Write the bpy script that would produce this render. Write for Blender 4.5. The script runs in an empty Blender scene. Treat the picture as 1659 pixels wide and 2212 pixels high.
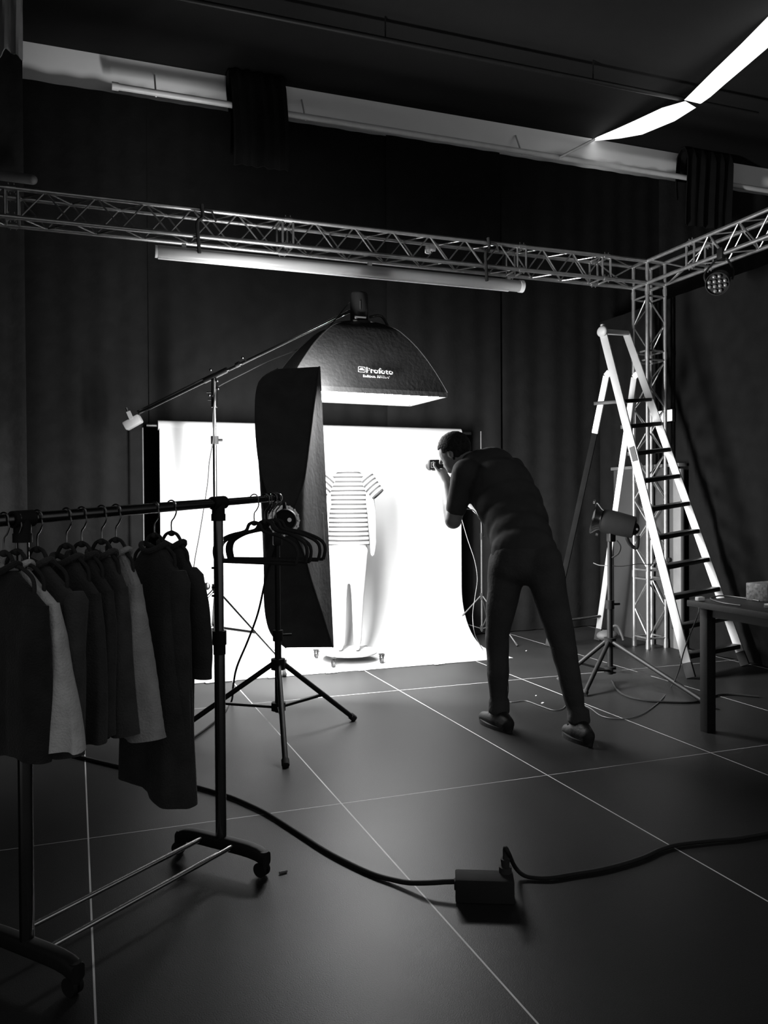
import bpy, bmesh, math, random
from math import sin, cos, pi, radians, sqrt, atan2
from mathutils import Vector as V, Matrix, noise
random.seed(7)
SC = bpy.context.scene
COL = SC.collection
# ------------------------------------------------------------------ camera
FPX = 1800.0; CAMH = 1.30; YAW = radians(20.36); PIT = radians(.64); ROL = radians(.36)
FW = V((sin(YAW)*cos(PIT), cos(YAW)*cos(PIT), -sin(PIT)))
_r0 = V((cos(YAW), -sin(YAW), 0)); _u0 = _r0.cross(FW)
RT = _r0*cos(ROL) - _u0*sin(ROL); UP = _u0*cos(ROL) + _r0*sin(ROL)
CC = V((0, 0, CAMH))
cam = bpy.data.cameras.new('camera'); camo = bpy.data.objects.new('camera', cam); COL.objects.link(camo)
m = Matrix((RT, UP, -FW)).transposed().to_4x4(); m.translation = CC
camo.matrix_world = m
cam.sensor_fit = 'VERTICAL'; cam.sensor_height = 36.0; cam.sensor_width = 27.0
cam.lens = 36.0*FPX/2212.0; cam.clip_start = .02; cam.clip_end = 100
SC.camera = camo
# measuring helpers: where a photographed point lies once a height, plane or distance is known
def ray(x, y): return FW + RT*((x-829.5)/FPX) - UP*((y-1106)/FPX)
def G(x, y, z=0.0): d = ray(x, y); return CC + d*((z-CAMH)/d.z)
def PX(x, y, X): d = ray(x, y); return CC + d*(X/d.x)
def PY(x, y, Y): d = ray(x, y); return CC + d*(Y/d.y)
def PD(x, y, D): return CC + ray(x, y)*D
def RV(x, y, A, B):
    d = ray(x, y); n = V((B.y-A.y, -(B.x-A.x), 0)); return CC + d*((A-CC).dot(n)/d.dot(n))
# ------------------------------------------------------------------ world, exposure
SC.view_settings.view_transform = 'Standard'; SC.view_settings.look = 'None'
SC.view_settings.exposure = 0.0; SC.view_settings.gamma = 1.0
SC.view_settings.use_curve_mapping = False
W = bpy.data.worlds.new('World'); SC.world = W; W.use_nodes = True
W.node_tree.nodes['Background'].inputs[0].default_value = (.25, .25, .25, 1)
W.node_tree.nodes['Background'].inputs[1].default_value = 1.0
SC.cycles.max_bounces = 6; SC.cycles.diffuse_bounces = 3; SC.cycles.glossy_bounces = 3
SC.cycles.sample_clamp_indirect = 4.0
L_STRIP = 270.0      # radiance of the standing strip softbox
L_OVER = 100.0       # overhead softbox
L_BAND = 1.6
# ------------------------------------------------------------------ materials
MATS = {}
def mat(name, v, rough=.6, metal=0.0, spec=.5, var=.15, scale=8.0, bump=0.0, bscale=60.0, emit=0.0, sheen=0.0):
    if name in MATS: return MATS[name]
    m = bpy.data.materials.new(name); m.use_nodes = True
    nt = m.node_tree; b = nt.nodes['Principled BSDF']
    tc = nt.nodes.new('ShaderNodeTexCoord')
    nz = nt.nodes.new('ShaderNodeTexNoise'); nz.inputs['Scale'].default_value = scale; nz.inputs['Detail'].default_value = 4
    nt.links.new(tc.outputs['Object'], nz.inputs['Vector'])
    cr = nt.nodes.new('ShaderNodeMapRange')
    cr.inputs['From Min'].default_value = .3; cr.inputs['From Max'].default_value = .7
    cr.inputs['To Min'].default_value = v*(1-var); cr.inputs['To Max'].default_value = v*(1+var)
    nt.links.new(nz.outputs[0], cr.inputs['Value'])
    cb = nt.nodes.new('ShaderNodeCombineColor')
    for i in range(3): nt.links.new(cr.outputs[0], cb.inputs[i])
    nt.links.new(cb.outputs[0], b.inputs['Base Color'])
    b.inputs['Roughness'].default_value = rough; b.inputs['Metallic'].default_value = metal
    b.inputs['Specular IOR Level'].default_value = spec
    if sheen: b.inputs['Sheen Weight'].default_value = sheen
    if emit:
        b.inputs['Emission Color'].default_value = (1, 1, 1, 1); b.inputs['Emission Strength'].default_value = emit
    if bump:
        n2 = nt.nodes.new('ShaderNodeTexNoise'); n2.inputs['Scale'].default_value = bscale
        nt.links.new(tc.outputs['Object'], n2.inputs['Vector'])
        bp = nt.nodes.new('ShaderNodeBump'); bp.inputs['Strength'].default_value = bump; bp.inputs['Distance'].default_value = .01
        nt.links.new(n2.outputs[0], bp.inputs['Height']); nt.links.new(bp.outputs[0], b.inputs['Normal'])
    MATS[name] = m; return m
M = dict(
 curtain=mat('black_stage_cloth', .0042, .95, spec=.06, bump=.3, bscale=25),  # on the lower left ladder leg this black stands in for shade
 ceil=mat('black_ceiling_cloth', .013, .95, spec=.05, var=.05),
 black=mat('black_plastic', .012, .6, spec=.1),
 cloth=mat('black_fabric', .03, .95, spec=.1, bump=.3, bscale=200),
 softbox=mat('softbox_fabric', .015, .75, spec=.05, bump=.25, bscale=40),
 chrome=mat('chrome', .62, .2, 1.0, var=.1),
 dchrome=mat('dark_chrome', .13, .25, 1.0, var=.1),
 alu=mat('truss_aluminium', .42, .36, .9, var=.15, scale=20),
 ladder=mat('ladder_aluminium', .52, .45, .5, var=.05),
 blkmetal=mat('black_metal', .009, .5, .0, spec=.25),
 paper=mat('white_backdrop_paper', .23, .8, spec=.2, var=.01),
 white=mat('white_plastic', .8, .45, var=.02),
 offwhite=mat('pale_wall_paint', .93, .8, spec=.2, var=.03, scale=3),
 pipe=mat('pale_pipe', .6, .4, spec=.5, var=.08),
 grey=mat('grey_board', .025, .7, var=.12, scale=3),
 pale=mat('pale_board', .12, .7, var=.1),
 skin=mat('skin', .2, .55, spec=.4, var=.06, bump=.1, bscale=80),
 hair=mat('dark_hair', .02, .85, spec=.1, var=.4, scale=60, bump=.8, bscale=90),
 denim=mat('black_trousers', .055, .95, spec=.05, bump=.3, bscale=60),
 shoe=mat('dark_leather', .02, .6, spec=.15, bump=.2),
 sole=mat('pale_sole', .35, .6),
 rubber=mat('rubber', .03, .8, spec=.1),
 cable=mat('cable_rubber', .02, .7, spec=.08),
 wcable=mat('grey_cable', .07, .5),
 table=mat('dark_table_laminate', .025, .6, spec=.2, bump=.1),
 weight=mat('grey_counterweight', .16, .5, var=.1),
 standmetal=mat('dull_stand_metal', .05, .5, .3, spec=.2),
 boomchrome=mat('boom_chrome', .14, .22, 1.0, var=.1),
 lens=mat('glass_lens', .3, .12, .6, spec=1.0),
 glow=mat('lit_diffuser', .8, .6, emit=L_STRIP, var=0),
 glow2=mat('lit_diffuser_overhead', .8, .6, emit=L_OVER, var=0),
 band=mat('light_band', .8, .6, emit=L_BAND, var=0),
 sign=mat('lit_sign_face', .8, .5, emit=3.0, var=0),
 bulb=mat('lit_bulb', .8, .5, emit=60.0, var=0),
 logo=mat('white_print', .3, .6, emit=0, var=0),
 mirror=mat('reflector_metal', .8, .18, 1.0, var=.05),
)
# ------------------------------------------------------------------ mesh helpers
def new(): return bmesh.new()
def frame(z):
    z = V(z).normalized(); a = V((0, 0, 1)) if abs(z.z) < .9 else V((1, 0, 0))
    x = a.cross(z).normalized(); return x, z.cross(x), z
def ring(bm, c, x, y, rx, ry, n): return [bm.verts.new(c + x*(cos(2*pi*i/n)*rx) + y*(sin(2*pi*i/n)*ry)) for i in range(n)]
def bridge(bm, a, b):
    n = len(a)
    for i in range(n): bm.faces.new((a[i], a[(i+1) % n], b[(i+1) % n], b[i]))
def cyl(bm, p0, p1, r0, r1=None, n=16):
    r1 = r0 if r1 is None else r1; p0 = V(p0); p1 = V(p1); x, y, z = frame(p1-p0)
    a = ring(bm, p0, x, y, r0, r0, n); b = ring(bm, p1, x, y, r1, r1, n); bridge(bm, a, b)
    bm.faces.new(a[::-1]); bm.faces.new(b)
def lathe(bm, p0, ax, prof, n=24):
    x, y, z = frame(ax); prev = None
    for (h, r) in prof:
        c = ring(bm, V(p0)+z*h, x, y, r, r, n)
        if prev: bridge(bm, prev, c)
        else: bm.faces.new(c[::-1])
        prev = c
    bm.faces.new(prev)
def box(bm, c, s, R=None, bev=0.0):
    r = bmesh.ops.create_cube(bm, size=1.0); vs = r['verts']
    Mx = Matrix.Translation(V(c)) @ (R.to_4x4() if R else Matrix.Identity(4)) @ Matrix.Diagonal((s[0], s[1], s[2], 1))
    bmesh.ops.transform(bm, matrix=Mx, verts=vs)
    if bev:
        es = {e for v in vs for e in v.link_edges}
        bmesh.ops.bevel(bm, geom=list(es), offset=bev, segments=2, affect='EDGES', profile=.5)
def bar(bm, p0, p1, w, t, up=(0, 0, 1), bev=0.0):
    p0 = V(p0); p1 = V(p1); z = (p1-p0).normalized(); x = V(up).cross(z).normalized(); y = z.cross(x)
    R = Matrix((x, y, z)).transposed(); box(bm, (p0+p1)/2, (w, t, (p1-p0).length), R, bev)
def tube(bm, pts, r, n=10, closed=False):
    pts = [V(p) for p in pts]; N = len(pts); prev = None; px = None; first = None
    for i, p in enumerate(pts):
        if closed: t = pts[(i+1) % N]-pts[i-1]
        else: t = pts[min(i+1, N-1)]-pts[max(i-1, 0)]
        t.normalize()
        if px is None: px, py, _ = frame(t)
        else: px = (px - t*px.dot(t)).normalized(); py = t.cross(px)
        c = ring(bm, p, px, py, r, r, n)
        if prev: bridge(bm, prev, c)
        else: first = c
        prev = c
    if closed: bridge(bm, prev, first)
    else: bm.faces.new(first[::-1]); bm.faces.new(prev)
def smooth_path(pts, k=8):
    pts = [V(p) for p in pts]; out = []
    for i in range(len(pts)-1):
        p0 = pts[max(i-1, 0)]; p1 = pts[i]; p2 = pts[i+1]; p3 = pts[min(i+2, len(pts)-1)]
        for j in range(k):
            t = j/k; out.append(.5*((2*p1)+(p2-p0)*t+(2*p0-5*p1+4*p2-p3)*t*t+(3*p1-p0-3*p2+p3)*t**3))
    out.append(pts[-1]); return out
def ell(bm, c, r, R=None, seg=20, rings=12):
    q = bmesh.ops.create_uvsphere(bm, u_segments=seg, v_segments=rings, radius=1.0)
    Mx = Matrix.Translation(V(c)) @ (R.to_4x4() if R else Matrix.Identity(4)) @ Matrix.Diagonal((r[0], r[1], r[2], 1))
    bmesh.ops.transform(bm, matrix=Mx, verts=q['verts'])
def cap(bm, p0, r0, p1, r1, n=18):
    p0 = V(p0); p1 = V(p1); cyl(bm, p0, p1, r0, r1, n)
    ell(bm, p0, (r0,)*3, seg=n); ell(bm, p1, (r1,)*3, seg=n)
def rotz(a): return Matrix.Rotation(a, 3, 'Z')
PW = {}
def obj(name, bm, m, parent=None, smooth=True, ang=40, label=None):
    bmesh.ops.recalc_face_normals(bm, faces=bm.faces[:])
    if parent is not None and parent.name in PW: bm.transform(PW[parent.name].inverted())
    me = bpy.data.meshes.new(name); bm.to_mesh(me); bm.free()
    for mm in (m if isinstance(m, (list, tuple)) else [m]): me.materials.append(mm)
    if smooth:
        me.polygons.foreach_set('use_smooth', [True]*len(me.polygons)); me.set_sharp_from_angle(angle=radians(ang))
    o = bpy.data.objects.new(name, me); COL.objects.link(o)
    if parent is not None:
        o.parent = parent
        if parent.name in PW: PW[o.name] = PW[parent.name]
    if label: o['label'] = label
    return o
def thing(name, label, cat, loc, rz=0.0, group=None):
    o = bpy.data.objects.new(name, None); COL.objects.link(o); o.empty_display_size = .1
    o.location = V(loc); o.rotation_euler = (0, 0, rz)
    PW[o.name] = Matrix.Translation(V(loc)) @ Matrix.Rotation(rz, 4, 'Z')
    o['label'] = label; o['category'] = cat
    if group: o['group'] = group
    return o
def tag(o, label, cat, group=None):
    o['label'] = label; o['category'] = cat
    if group: o['group'] = group
    return o
def struct(name, bm, m, smooth=False):
    o = obj(name, bm, m, None, smooth); o['kind'] = 'structure'; return o
def single(name, bm, m, label, cat, base, group=None, smooth=True, ang=40):
    """a thing that is one mesh, its origin moved to its base"""
    o = obj(name, bm, m, None, smooth, ang)
    b = V(base); o.data.transform(Matrix.Translation(-b)); o.location = b
    return tag(o, label, cat, group)
def dup(root, loc, label=None, group=None, rz=None):
    r = root.copy(); COL.objects.link(r); r.location = loc
    if rz is not None: r.rotation_euler = (0, 0, rz)
    if label: r['label'] = label
    if group: r['group'] = group
    for ch in list(root.children):
        c = ch.copy(); COL.objects.link(c); c.parent = r
        for g in ch.children:
            d = g.copy(); COL.objects.link(d); d.parent = c
    return r
def blend(bm, voxel, it=3):
    """fuse overlapping closed shapes into one continuous skin"""
    me = bpy.data.meshes.new('tmp'); bm.to_mesh(me); bm.free()
    o = bpy.data.objects.new('tmp', me); COL.objects.link(o)
    md = o.modifiers.new('r', 'REMESH'); md.mode = 'VOXEL'; md.voxel_size = voxel; md.use_smooth_shade = True
    if it:
        s = o.modifiers.new('s', 'SMOOTH'); s.iterations = it; s.factor = .6
    dg = bpy.context.evaluated_depsgraph_get(); me2 = bpy.data.meshes.new_from_object(o.evaluated_get(dg))
    b = bmesh.new(); b.from_mesh(me2)
    bpy.data.objects.remove(o); bpy.data.meshes.remove(me); bpy.data.meshes.remove(me2)
    return b
def sheet(bm, P, nu, nv, th):
    """closed cloth sheet: P(u,v) -> point, thickness th"""
    g = [[V(P(i/nu, j/nv)) for j in range(nv+1)] for i in range(nu+1)]
    F = []; B = []
    for i in range(nu+1):
        f = []; b = []
        for j in range(nv+1):
            du = g[min(i+1, nu)][j]-g[max(i-1, 0)][j]; dv = g[i][min(j+1, nv)]-g[i][max(j-1, 0)]
            n = du.cross(dv); n = n.normalized() if n.length > 1e-12 else V((0, 0, 1))
            f.append(bm.verts.new(g[i][j]+n*th/2)); b.append(bm.verts.new(g[i][j]-n*th/2))
        F.append(f); B.append(b)
    for i in range(nu):
        for j in range(nv):
            bm.faces.new((F[i][j], F[i+1][j], F[i+1][j+1], F[i][j+1])); bm.faces.new((B[i][j], B[i][j+1], B[i+1][j+1], B[i+1][j]))
    for i in range(nu):
        bm.faces.new((F[i][0], B[i][0], B[i+1][0], F[i+1][0])); bm.faces.new((F[i][nv], F[i+1][nv], B[i+1][nv], B[i][nv]))
    for j in range(nv):
        bm.faces.new((F[0][j], F[0][j+1], B[0][j+1], B[0][j])); bm.faces.new((F[nu][j], B[nu][j], B[nu][j+1], F[nu][j+1]))
# ================================================================== SETTING
YC = 7.34     # plane of the back curtains
def floor_material():
    m = bpy.data.materials.new('dark_studio_floor'); m.use_nodes = True; nt = m.node_tree; b = nt.nodes['Principled BSDF']
    tc = nt.nodes.new('ShaderNodeTexCoord'); sp = nt.nodes.new('ShaderNodeSeparateXYZ'); nt.links.new(tc.outputs['Object'], sp.inputs[0])
    def math_(op, a, bb=None):
        n = nt.nodes.new('ShaderNodeMath'); n.operation = op
        for k, q in enumerate((a, bb)):
            if q is None: continue
            if isinstance(q, (int, float)): n.inputs[k].default_value = q
            else: nt.links.new(q, n.inputs[k])
        return n.outputs[0]
    acc = None
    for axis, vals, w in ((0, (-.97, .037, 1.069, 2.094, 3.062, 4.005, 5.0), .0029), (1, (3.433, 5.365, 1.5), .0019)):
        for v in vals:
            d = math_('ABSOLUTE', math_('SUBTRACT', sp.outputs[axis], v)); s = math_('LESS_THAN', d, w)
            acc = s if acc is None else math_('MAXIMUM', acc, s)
    nz = nt.nodes.new('ShaderNodeTexNoise'); nz.inputs['Scale'].default_value = 1.6; nz.inputs['Detail'].default_value = 6
    nt.links.new(tc.outputs['Object'], nz.inputs['Vector'])
    fine = nt.nodes.new('ShaderNodeTexNoise'); fine.inputs['Scale'].default_value = 260; nt.links.new(tc.outputs['Object'], fine.inputs['Vector'])
    base = math_('ADD', math_('MULTIPLY', nz.outputs[0], .014), math_('MULTIPLY', fine.outputs[0], .016))
    sn = nt.nodes.new('ShaderNodeTexNoise'); sn.inputs['Scale'].default_value = 2.5; nt.links.new(tc.outputs['Object'], sn.inputs['Vector'])
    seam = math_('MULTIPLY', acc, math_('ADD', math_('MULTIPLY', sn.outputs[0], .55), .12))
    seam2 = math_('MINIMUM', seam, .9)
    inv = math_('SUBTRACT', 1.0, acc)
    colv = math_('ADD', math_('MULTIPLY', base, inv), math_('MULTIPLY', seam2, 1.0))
    cb = nt.nodes.new('ShaderNodeCombineColor')
    for i in range(3): nt.links.new(colv, cb.inputs[i])
    nt.links.new(cb.outputs[0], b.inputs['Base Color'])
    rg = math_('ADD', math_('MULTIPLY', nz.outputs[0], .10), .38); nt.links.new(rg, b.inputs['Roughness'])
    b.inputs['Specular IOR Level'].default_value = .07
    bp = nt.nodes.new('ShaderNodeBump'); bp.inputs['Strength'].default_value = .12; bp.inputs['Distance'].default_value = .004
    nt.links.new(fine.outputs[0], bp.inputs['Height']); nt.links.new(bp.outputs[0], b.inputs['Normal'])
    return m
b = new(); box(b, (3.75, 3.0, -.05), (11.5, 10.0, .1)); struct('floor', b, floor_material())
b = new(); box(b, (3.75, 4.55, 5.14), (11.5, 6.2, .12)); struct('ceiling', b, M['ceil'])
b = new(); box(b, (4.3, 7.51, 2.62), (10.6, .18, 5.24)); struct('wall_back', b, M['offwhite'])
b = new(); box(b, (9.5, 4.6, 2.6), (.1, 6.2, 5.2)); struct('wall_right', b, M['ceil'])
b = new(); box(b, (-1.25, 5.0, 2.6), (.1, 5.4, 5.2)); struct('wall_left', b, M['ceil'])

# ---- back curtains hanging from a long pipe
def curtain(P0, P1, z0, z1, label, seed, amp=.02, per=.24, group=None, nz=22, alb=.006):  # one cloth; alb makes up in colour for uneven light per panel
    P0 = V((P0[0], P0[1], 0)); P1 = V((P1[0], P1[1], 0)); L = (P1-P0).length; t = (P1-P0)/L; n = V((-t.y, t.x, 0)); rnd = random.Random(seed); ph = rnd.random()*6
    nu = int(L/.028)
    def P(u, v):
        s = u*L; a = amp*(.35+.65*(1-v)) ; w = sin(2*pi*s/per+ph+1.3*sin(s*3.1+ph))*.6+sin(2*pi*s/(per*2.3)+ph*2)*.5
        return P0+t*s+n*(a*w)+V((0, 0, z0+(z1-z0)*v))
    b = new(); sheet(b, P, nu, nz, .004)
    return single('stage_curtain', b, mat('black_stage_cloth_%d' % seed, alb, .95, spec=.06, bump=.3, bscale=25), label, 'curtain', ((P0+P1)/2)+V((0, 0, z0)), group)
gc = 'black stage curtains along the back wall'
ZT = 4.735
curtain((-1.15, YC), (.62, YC), .01, ZT, 'black stage curtain on the back wall behind the garment rack, left of the white backdrop', 1, group=gc, alb=.006)
curtain((.60, YC+.01), (2.78, YC+.01), .01, ZT, 'black stage curtain on the back wall above the left part of the white backdrop', 2, group=gc, alb=.0048)
curtain((2.76, YC-.02), (3.95, YC-.02), .01, ZT, 'black stage curtain on the back wall rising behind the photographer\'s head', 3, group=gc, alb=.006)
curtain((3.93, YC+.01), (5.9, YC+.01), .01, ZT, 'black stage curtain on the back wall behind the stepladder', 4, group=gc, alb=.007)
curtain((5.88, YC), (9.4, YC), .01, ZT, 'black stage curtain at the far right end of the back wall, above the truss', 5, group=gc, alb=.015)
curtain((5.03, 7.2), (5.03, 2.2), .01, 3.12, 'black side curtain hanging along the right-hand truss beam', 6, alb=.006)
# pipe carrying the back curtains
b = new(); pl = PY(245, 186, YC-.06); pr = V((9.3, YC-.06, ZT+.03)); pl.z = ZT+.03
tube(b, [pl, pr], .027, 14)
pp = thing('curtain_pipe', 'long pale pipe below the lit wall strip, carrying the black curtains', 'pipe', pl)
obj('pipe', b, M['pipe'], pp)
b = new(); cyl(b, pl-V((.012, 0, 0)), pl+V((.04, 0, 0)), .033); obj('end_collar', b, M['pipe'], pp)
for px_, py_ in ((337, 196), (1128, 322), (660, 245)):
    b = new(); q = PY(px_, py_, YC-.06); cyl(b, (q.x, YC-.06, ZT), (q.x, YC+.07, ZT+.24), .008, n=8); obj('hanger_rod', b, M['pipe'], pp)
# cloth bundles folded over the pipe
def swag(xa, xb, zb, label, seed):
    w = xb-xa; rnd = random.Random(seed); ph = rnd.random()*5
    def P(u, v):
        x = xa+w*u; s = v*2-1
        y = (YC-.06)+.075*(1 if s > 0 else -1)*min(1, abs(s)*4)+.012*sin(u*19+ph)*abs(s)
        z = ZT+.33-max(0, abs(s)-.12)*(.95 if s < 0 else .6)
        return (x+.02*sin(v*7+ph), y+.018*sin(u*31+ph), z)
    b = new(); sheet(b, P, 26, 24, .01)
    return single('cloth_bundle', b, mat('bundle_cloth', .010, .95, spec=.05), label, 'cloth', ((xa+xb)/2, YC-.06, zb), 'cloth bundles folded over the curtain pipe')
a0 = PY(500, 230, YC-.12).x; a1 = PY(618, 230, YC-.12).x
swag(a0, a1, 4.2, 'black cloth bundle over the curtain pipe, left one, above the middle of the truss', 1)
a0 = PY(1478, 380, YC-.12).x; a1 = PY(1577, 380, YC-.12).x
swag(a0, a1, 4.2, 'black cloth bundle over the curtain pipe, right one, above the truss corner', 2)
# ---- ceiling grid rod and its small hangers
zc = 4.9; YR = 6.10
b = new(); cyl(b, (-.6, YR, zc), (6.0, YR, zc), .02)
gr = thing('grid_rod', 'thin dark rod running under the ceiling from left to right', 'rod', (-.6, YR, zc))
obj('rod', b, M['blkmetal'], gr)
for x in (.4, 2.3, 4.2):
    b = new(); cyl(b, (x, YR, zc), (x, YR, 5.085), .006, n=8); obj('drop_rod', b, M['blkmetal'], gr)
# slanting thin rod joining the pipe and the band of light
b = new(); cyl(b, PY(1207, 341, YC-.15), PX(1284, 301, 4.95), .014, n=10)
single('strut', b, M['pipe'], 'short slanting pale rod between the curtain pipe and the bright ceiling band', 'rod', PY(1207, 341, YC-.15))
# ---- bright sagging band of light, top right
upe = [(1278, 303), (1290, 296), (1330, 279), (1370, 261), (1430, 233), (1478, 219)]
loe = [(1281, 305), (1300, 303), (1340, 299), (1385, 291), (1455, 262), (1501, 233)]
upe2 = [(1478, 216), (1505, 189), (1540, 154), (1600, 96), (1659, 36), (1760, -62)]
loe2 = [(1512, 224), (1532, 210), (1565, 181), (1610, 143), (1659, 101), (1760, 6)]
bt = thing('ceiling_light_band', 'bright sagging band of light crossing the top right corner under the ceiling', 'light', PX(1495, 220, 5.05))
for U_, L_ in ((upe, loe), (upe2, loe2)):
    b = new(); q0 = None
    A = [PX(x, y, 5.10) for x, y in U_]; B = [PX(x, y, 5.00) for x, y in L_]
    rows = []
    for p, q in zip(A, B):
        nrm = V((.012, 0, .004)); rows.append([b.verts.new(p), b.verts.new(q), b.verts.new(q+nrm), b.verts.new(p+nrm)])
    for r1, r2 in zip(rows, rows[1:]): bridge(b, r1, r2)
    b.faces.new(rows[0]); b.faces.new(rows[-1][::-1]); obj('light_panel', b, M['band'], bt, smooth=False)
# ---- pale cloth and bright slit, top left
def P(u, v):
    a = PD(-60+u*108, 118-v*230, 5.6); return a+V((0, .03*sin(u*26+v*2), .03*sin(u*11)))
b = new(); sheet(b, P, 26, 16, .006)
single('pale_drape', b, mat('pale_cloth', .42, .9, var=.35, scale=2.5), 'pale creased cloth hanging in the top left corner', 'cloth', PD(-10, 118, 5.6))
b = new(); pts = [(38, 10), (44, 45), (50, 62), (49, 82), (45, 81), (41, 50)]
fr = [b.verts.new(PD(x, y, 7.2)) for x, y in pts]; bk = [b.verts.new(PD(x, y, 7.2)+V((0, .02, 0))) for x, y in pts]
bridge(b, fr, bk); b.faces.new(fr[::-1]); b.faces.new(bk)
o = struct('window_1', b, M['sign'])
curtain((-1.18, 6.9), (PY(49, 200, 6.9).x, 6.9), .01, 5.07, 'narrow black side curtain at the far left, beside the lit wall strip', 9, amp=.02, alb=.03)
# ================================================================== LIGHTING TRUSS
TX0, TX1 = 4.71, 4.90; TY0, TY1 = 6.045, 6.235; TZ0, TZ1 = 3.207, 3.397
RC = .0165; RB = .0062
def lacing(bm, a, bq, c, pitch, flip=False, r=RB):
    """zigzag rod between line a->b and the parallel line starting at c"""
    a = V(a); bq = V(bq); c = V(c); L = (bq-a).length; t = (bq-a)/L; off = c-a; n = max(1, round(L/(pitch/2))); st = L/n
    for i in range(n):
        k = (i+flip) % 2; p = a+t*(i*st)+(off if k else V((0, 0, 0))); q = a+t*((i+1)*st)+(V((0, 0, 0)) if k else off)
        cyl(bm, p, q, r, n=6)
def truss(name, label, cat, A, Bp, e1, e2, joints, pitch=.31, skip=.05):
    """square truss from A to B; e1,e2 are the offsets to the other chords"""
    A = V(A); Bp = V(Bp); e1 = V(e1); e2 = V(e2); t = (Bp-A).normalized()
    T = thing(name, label, cat, A)
    for o_ in (V((0, 0, 0)), e1, e2, e1+e2):
        b = new(); cyl(b, A+o_, Bp+o_, RC, n=14); obj('chord', b, M['alu'], T)
    js = sorted(joints); spans = list(zip(js, js[1:]))
    for k, (o_, off) in enumerate(((V((0, 0, 0)), e2), (e1, e2), (V((0, 0, 0)), e1), (e2, e1))):
        b = new()
        for s0, s1 in spans:
            if s1-s0 > .25: lacing(b, A+t*(s0+skip)+o_, A+t*(s1-skip)+o_, A+t*(s0+skip)+o_+off, pitch, flip=(k in (1, 3)))
        obj('lattice', b, M['alu'], T)
    for s in js[1:-1] + ([js[0], js[-1]]):
        for d in (-.04, .04):
            if not 0 <= s+d <= (Bp-A).length: continue
            b = new(); c = A+t*(s+d)
            for p, q in ((c, c+e1), (c+e1, c+e1+e2), (c+e1+e2, c+e2), (c+e2, c)): cyl(b, p, q, .009, n=8)
            obj('end_frame', b, M['alu'], T)
        b = new(); c = A+t*s
        for o_ in (V((0, 0, 0)), e1, e2, e1+e2):
            cyl(b, c+o_-t*.03, c+o_+t*.03, .021, n=10)
            for dd in (-.018, .018): cyl(b, c+o_+t*dd+V((0, 0, -.03)), c+o_+t*dd+V((0, 0, .034)), .004, n=6)
        obj('coupler', b, M['alu'], T)
    return T
jx = [PY(x, 520, TY0).x for x in (25, 622, 1127)]
A0 = -2.2
truss('truss_beam', 'square lattice truss beam running across the picture above the long white tube', 'truss', (A0, TY0, TZ0), (TX0-.42, TY0, TZ0), (0, TY1-TY0, 0), (0, 0, TZ1-TZ0), [0, jx[0]-A0, jx[1]-A0, jx[2]-A0, TX0-.42-A0])
truss('truss_beam', 'square lattice truss beam coming towards the viewer at the upper right, carrying the round spotlight', 'truss', (TX0, TY0-.55, TZ0), (TX0, 1.6, TZ0), (TX1-TX0, 0, 0), (0, 0, TZ1-TZ0), [0, 2.0, TY0-.55-1.6])
truss('truss_column', 'upright square truss column behind the stepladder, standing on the floor', 'truss', (TX0, TY0, .03), (TX0, TY0, TZ0-.06), (TX1-TX0, 0, 0), (0, TY1-TY0, 0), [0.02, .62+.0, 2.55, TZ0-.1], pitch=.40)
cb_ = thing('truss_corner', 'open corner block joining the two truss beams and the column', 'truss', (TX0, TY0, TZ0-.06))
b = new()
cs = [V((x, y, z)) for x in (TX0, TX1) for y in (TY0, TY1) for z in (TZ0, TZ1)]
for i in range(8):
    for j in range(i+1, 8):
        if abs((cs[i]-cs[j]).length-.19) < .01: cyl(b, cs[i], cs[j], RC, n=10)
for y in (TY0, TY1):
    for z in (TZ0, TZ1): cyl(b, (TX0-.42, y, z), (TX0, y, z), RC, n=10)
for x in (TX0, TX1):
    for z in (TZ0, TZ1): cyl(b, (x, TY0, z), (x, TY0-.55, z), RC, n=10)
    for y in (TY0, TY1): cyl(b, (x, y, TZ0-.06), (x, y, TZ0), RC, n=10)
obj('frame', b, M['alu'], cb_)
b = new()
cyl(b, (TX0-.38, TY0, TZ0), (TX0-.04, TY0, TZ1), .007, n=6); cyl(b, (TX0-.38, TY1, TZ1), (TX0-.04, TY1, TZ0), .007, n=6)
cyl(b, (TX0-.38, TY0, TZ0), (TX0-.04, TY1, TZ0), .007, n=6); cyl(b, (TX0-.38, TY0, TZ1), (TX0-.04, TY1, TZ1), .007, n=6)
cyl(b, (TX0, TY0-.5, TZ0), (TX0, TY0-.04, TZ1), .007, n=6); cyl(b, (TX1, TY0-.5, TZ1), (TX1, TY0-.04, TZ0), .007, n=6)
cyl(b, (TX0, TY0-.5, TZ0), (TX1, TY0-.04, TZ0), .007, n=6)
for x in (TX0-.38,):
    for p, q in (((x, TY0, TZ0), (x, TY0, TZ1)), ((x, TY1, TZ0), (x, TY1, TZ1)), ((x, TY0, TZ0), (x, TY1, TZ0)), ((x, TY0, TZ1), (x, TY1, TZ1))): cyl(b, p, q, .01, n=8)
for y in (TY0-.5,):
    for p, q in (((TX0, y, TZ0), (TX0, y, TZ1)), ((TX1, y, TZ0), (TX1, y, TZ1)), ((TX0, y, TZ0), (TX1, y, TZ0))): cyl(b, p, q, .01, n=8)
obj('lattice', b, M['alu'], cb_)
b = new()
for x in (TX0, TX1):
    for y in (TY0, TY1): cyl(b, (x, y, 0), (x, y, .05), .022, n=12)
obj('foot', b, M['alu'], bpy.data.objects['truss_column'])
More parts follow.
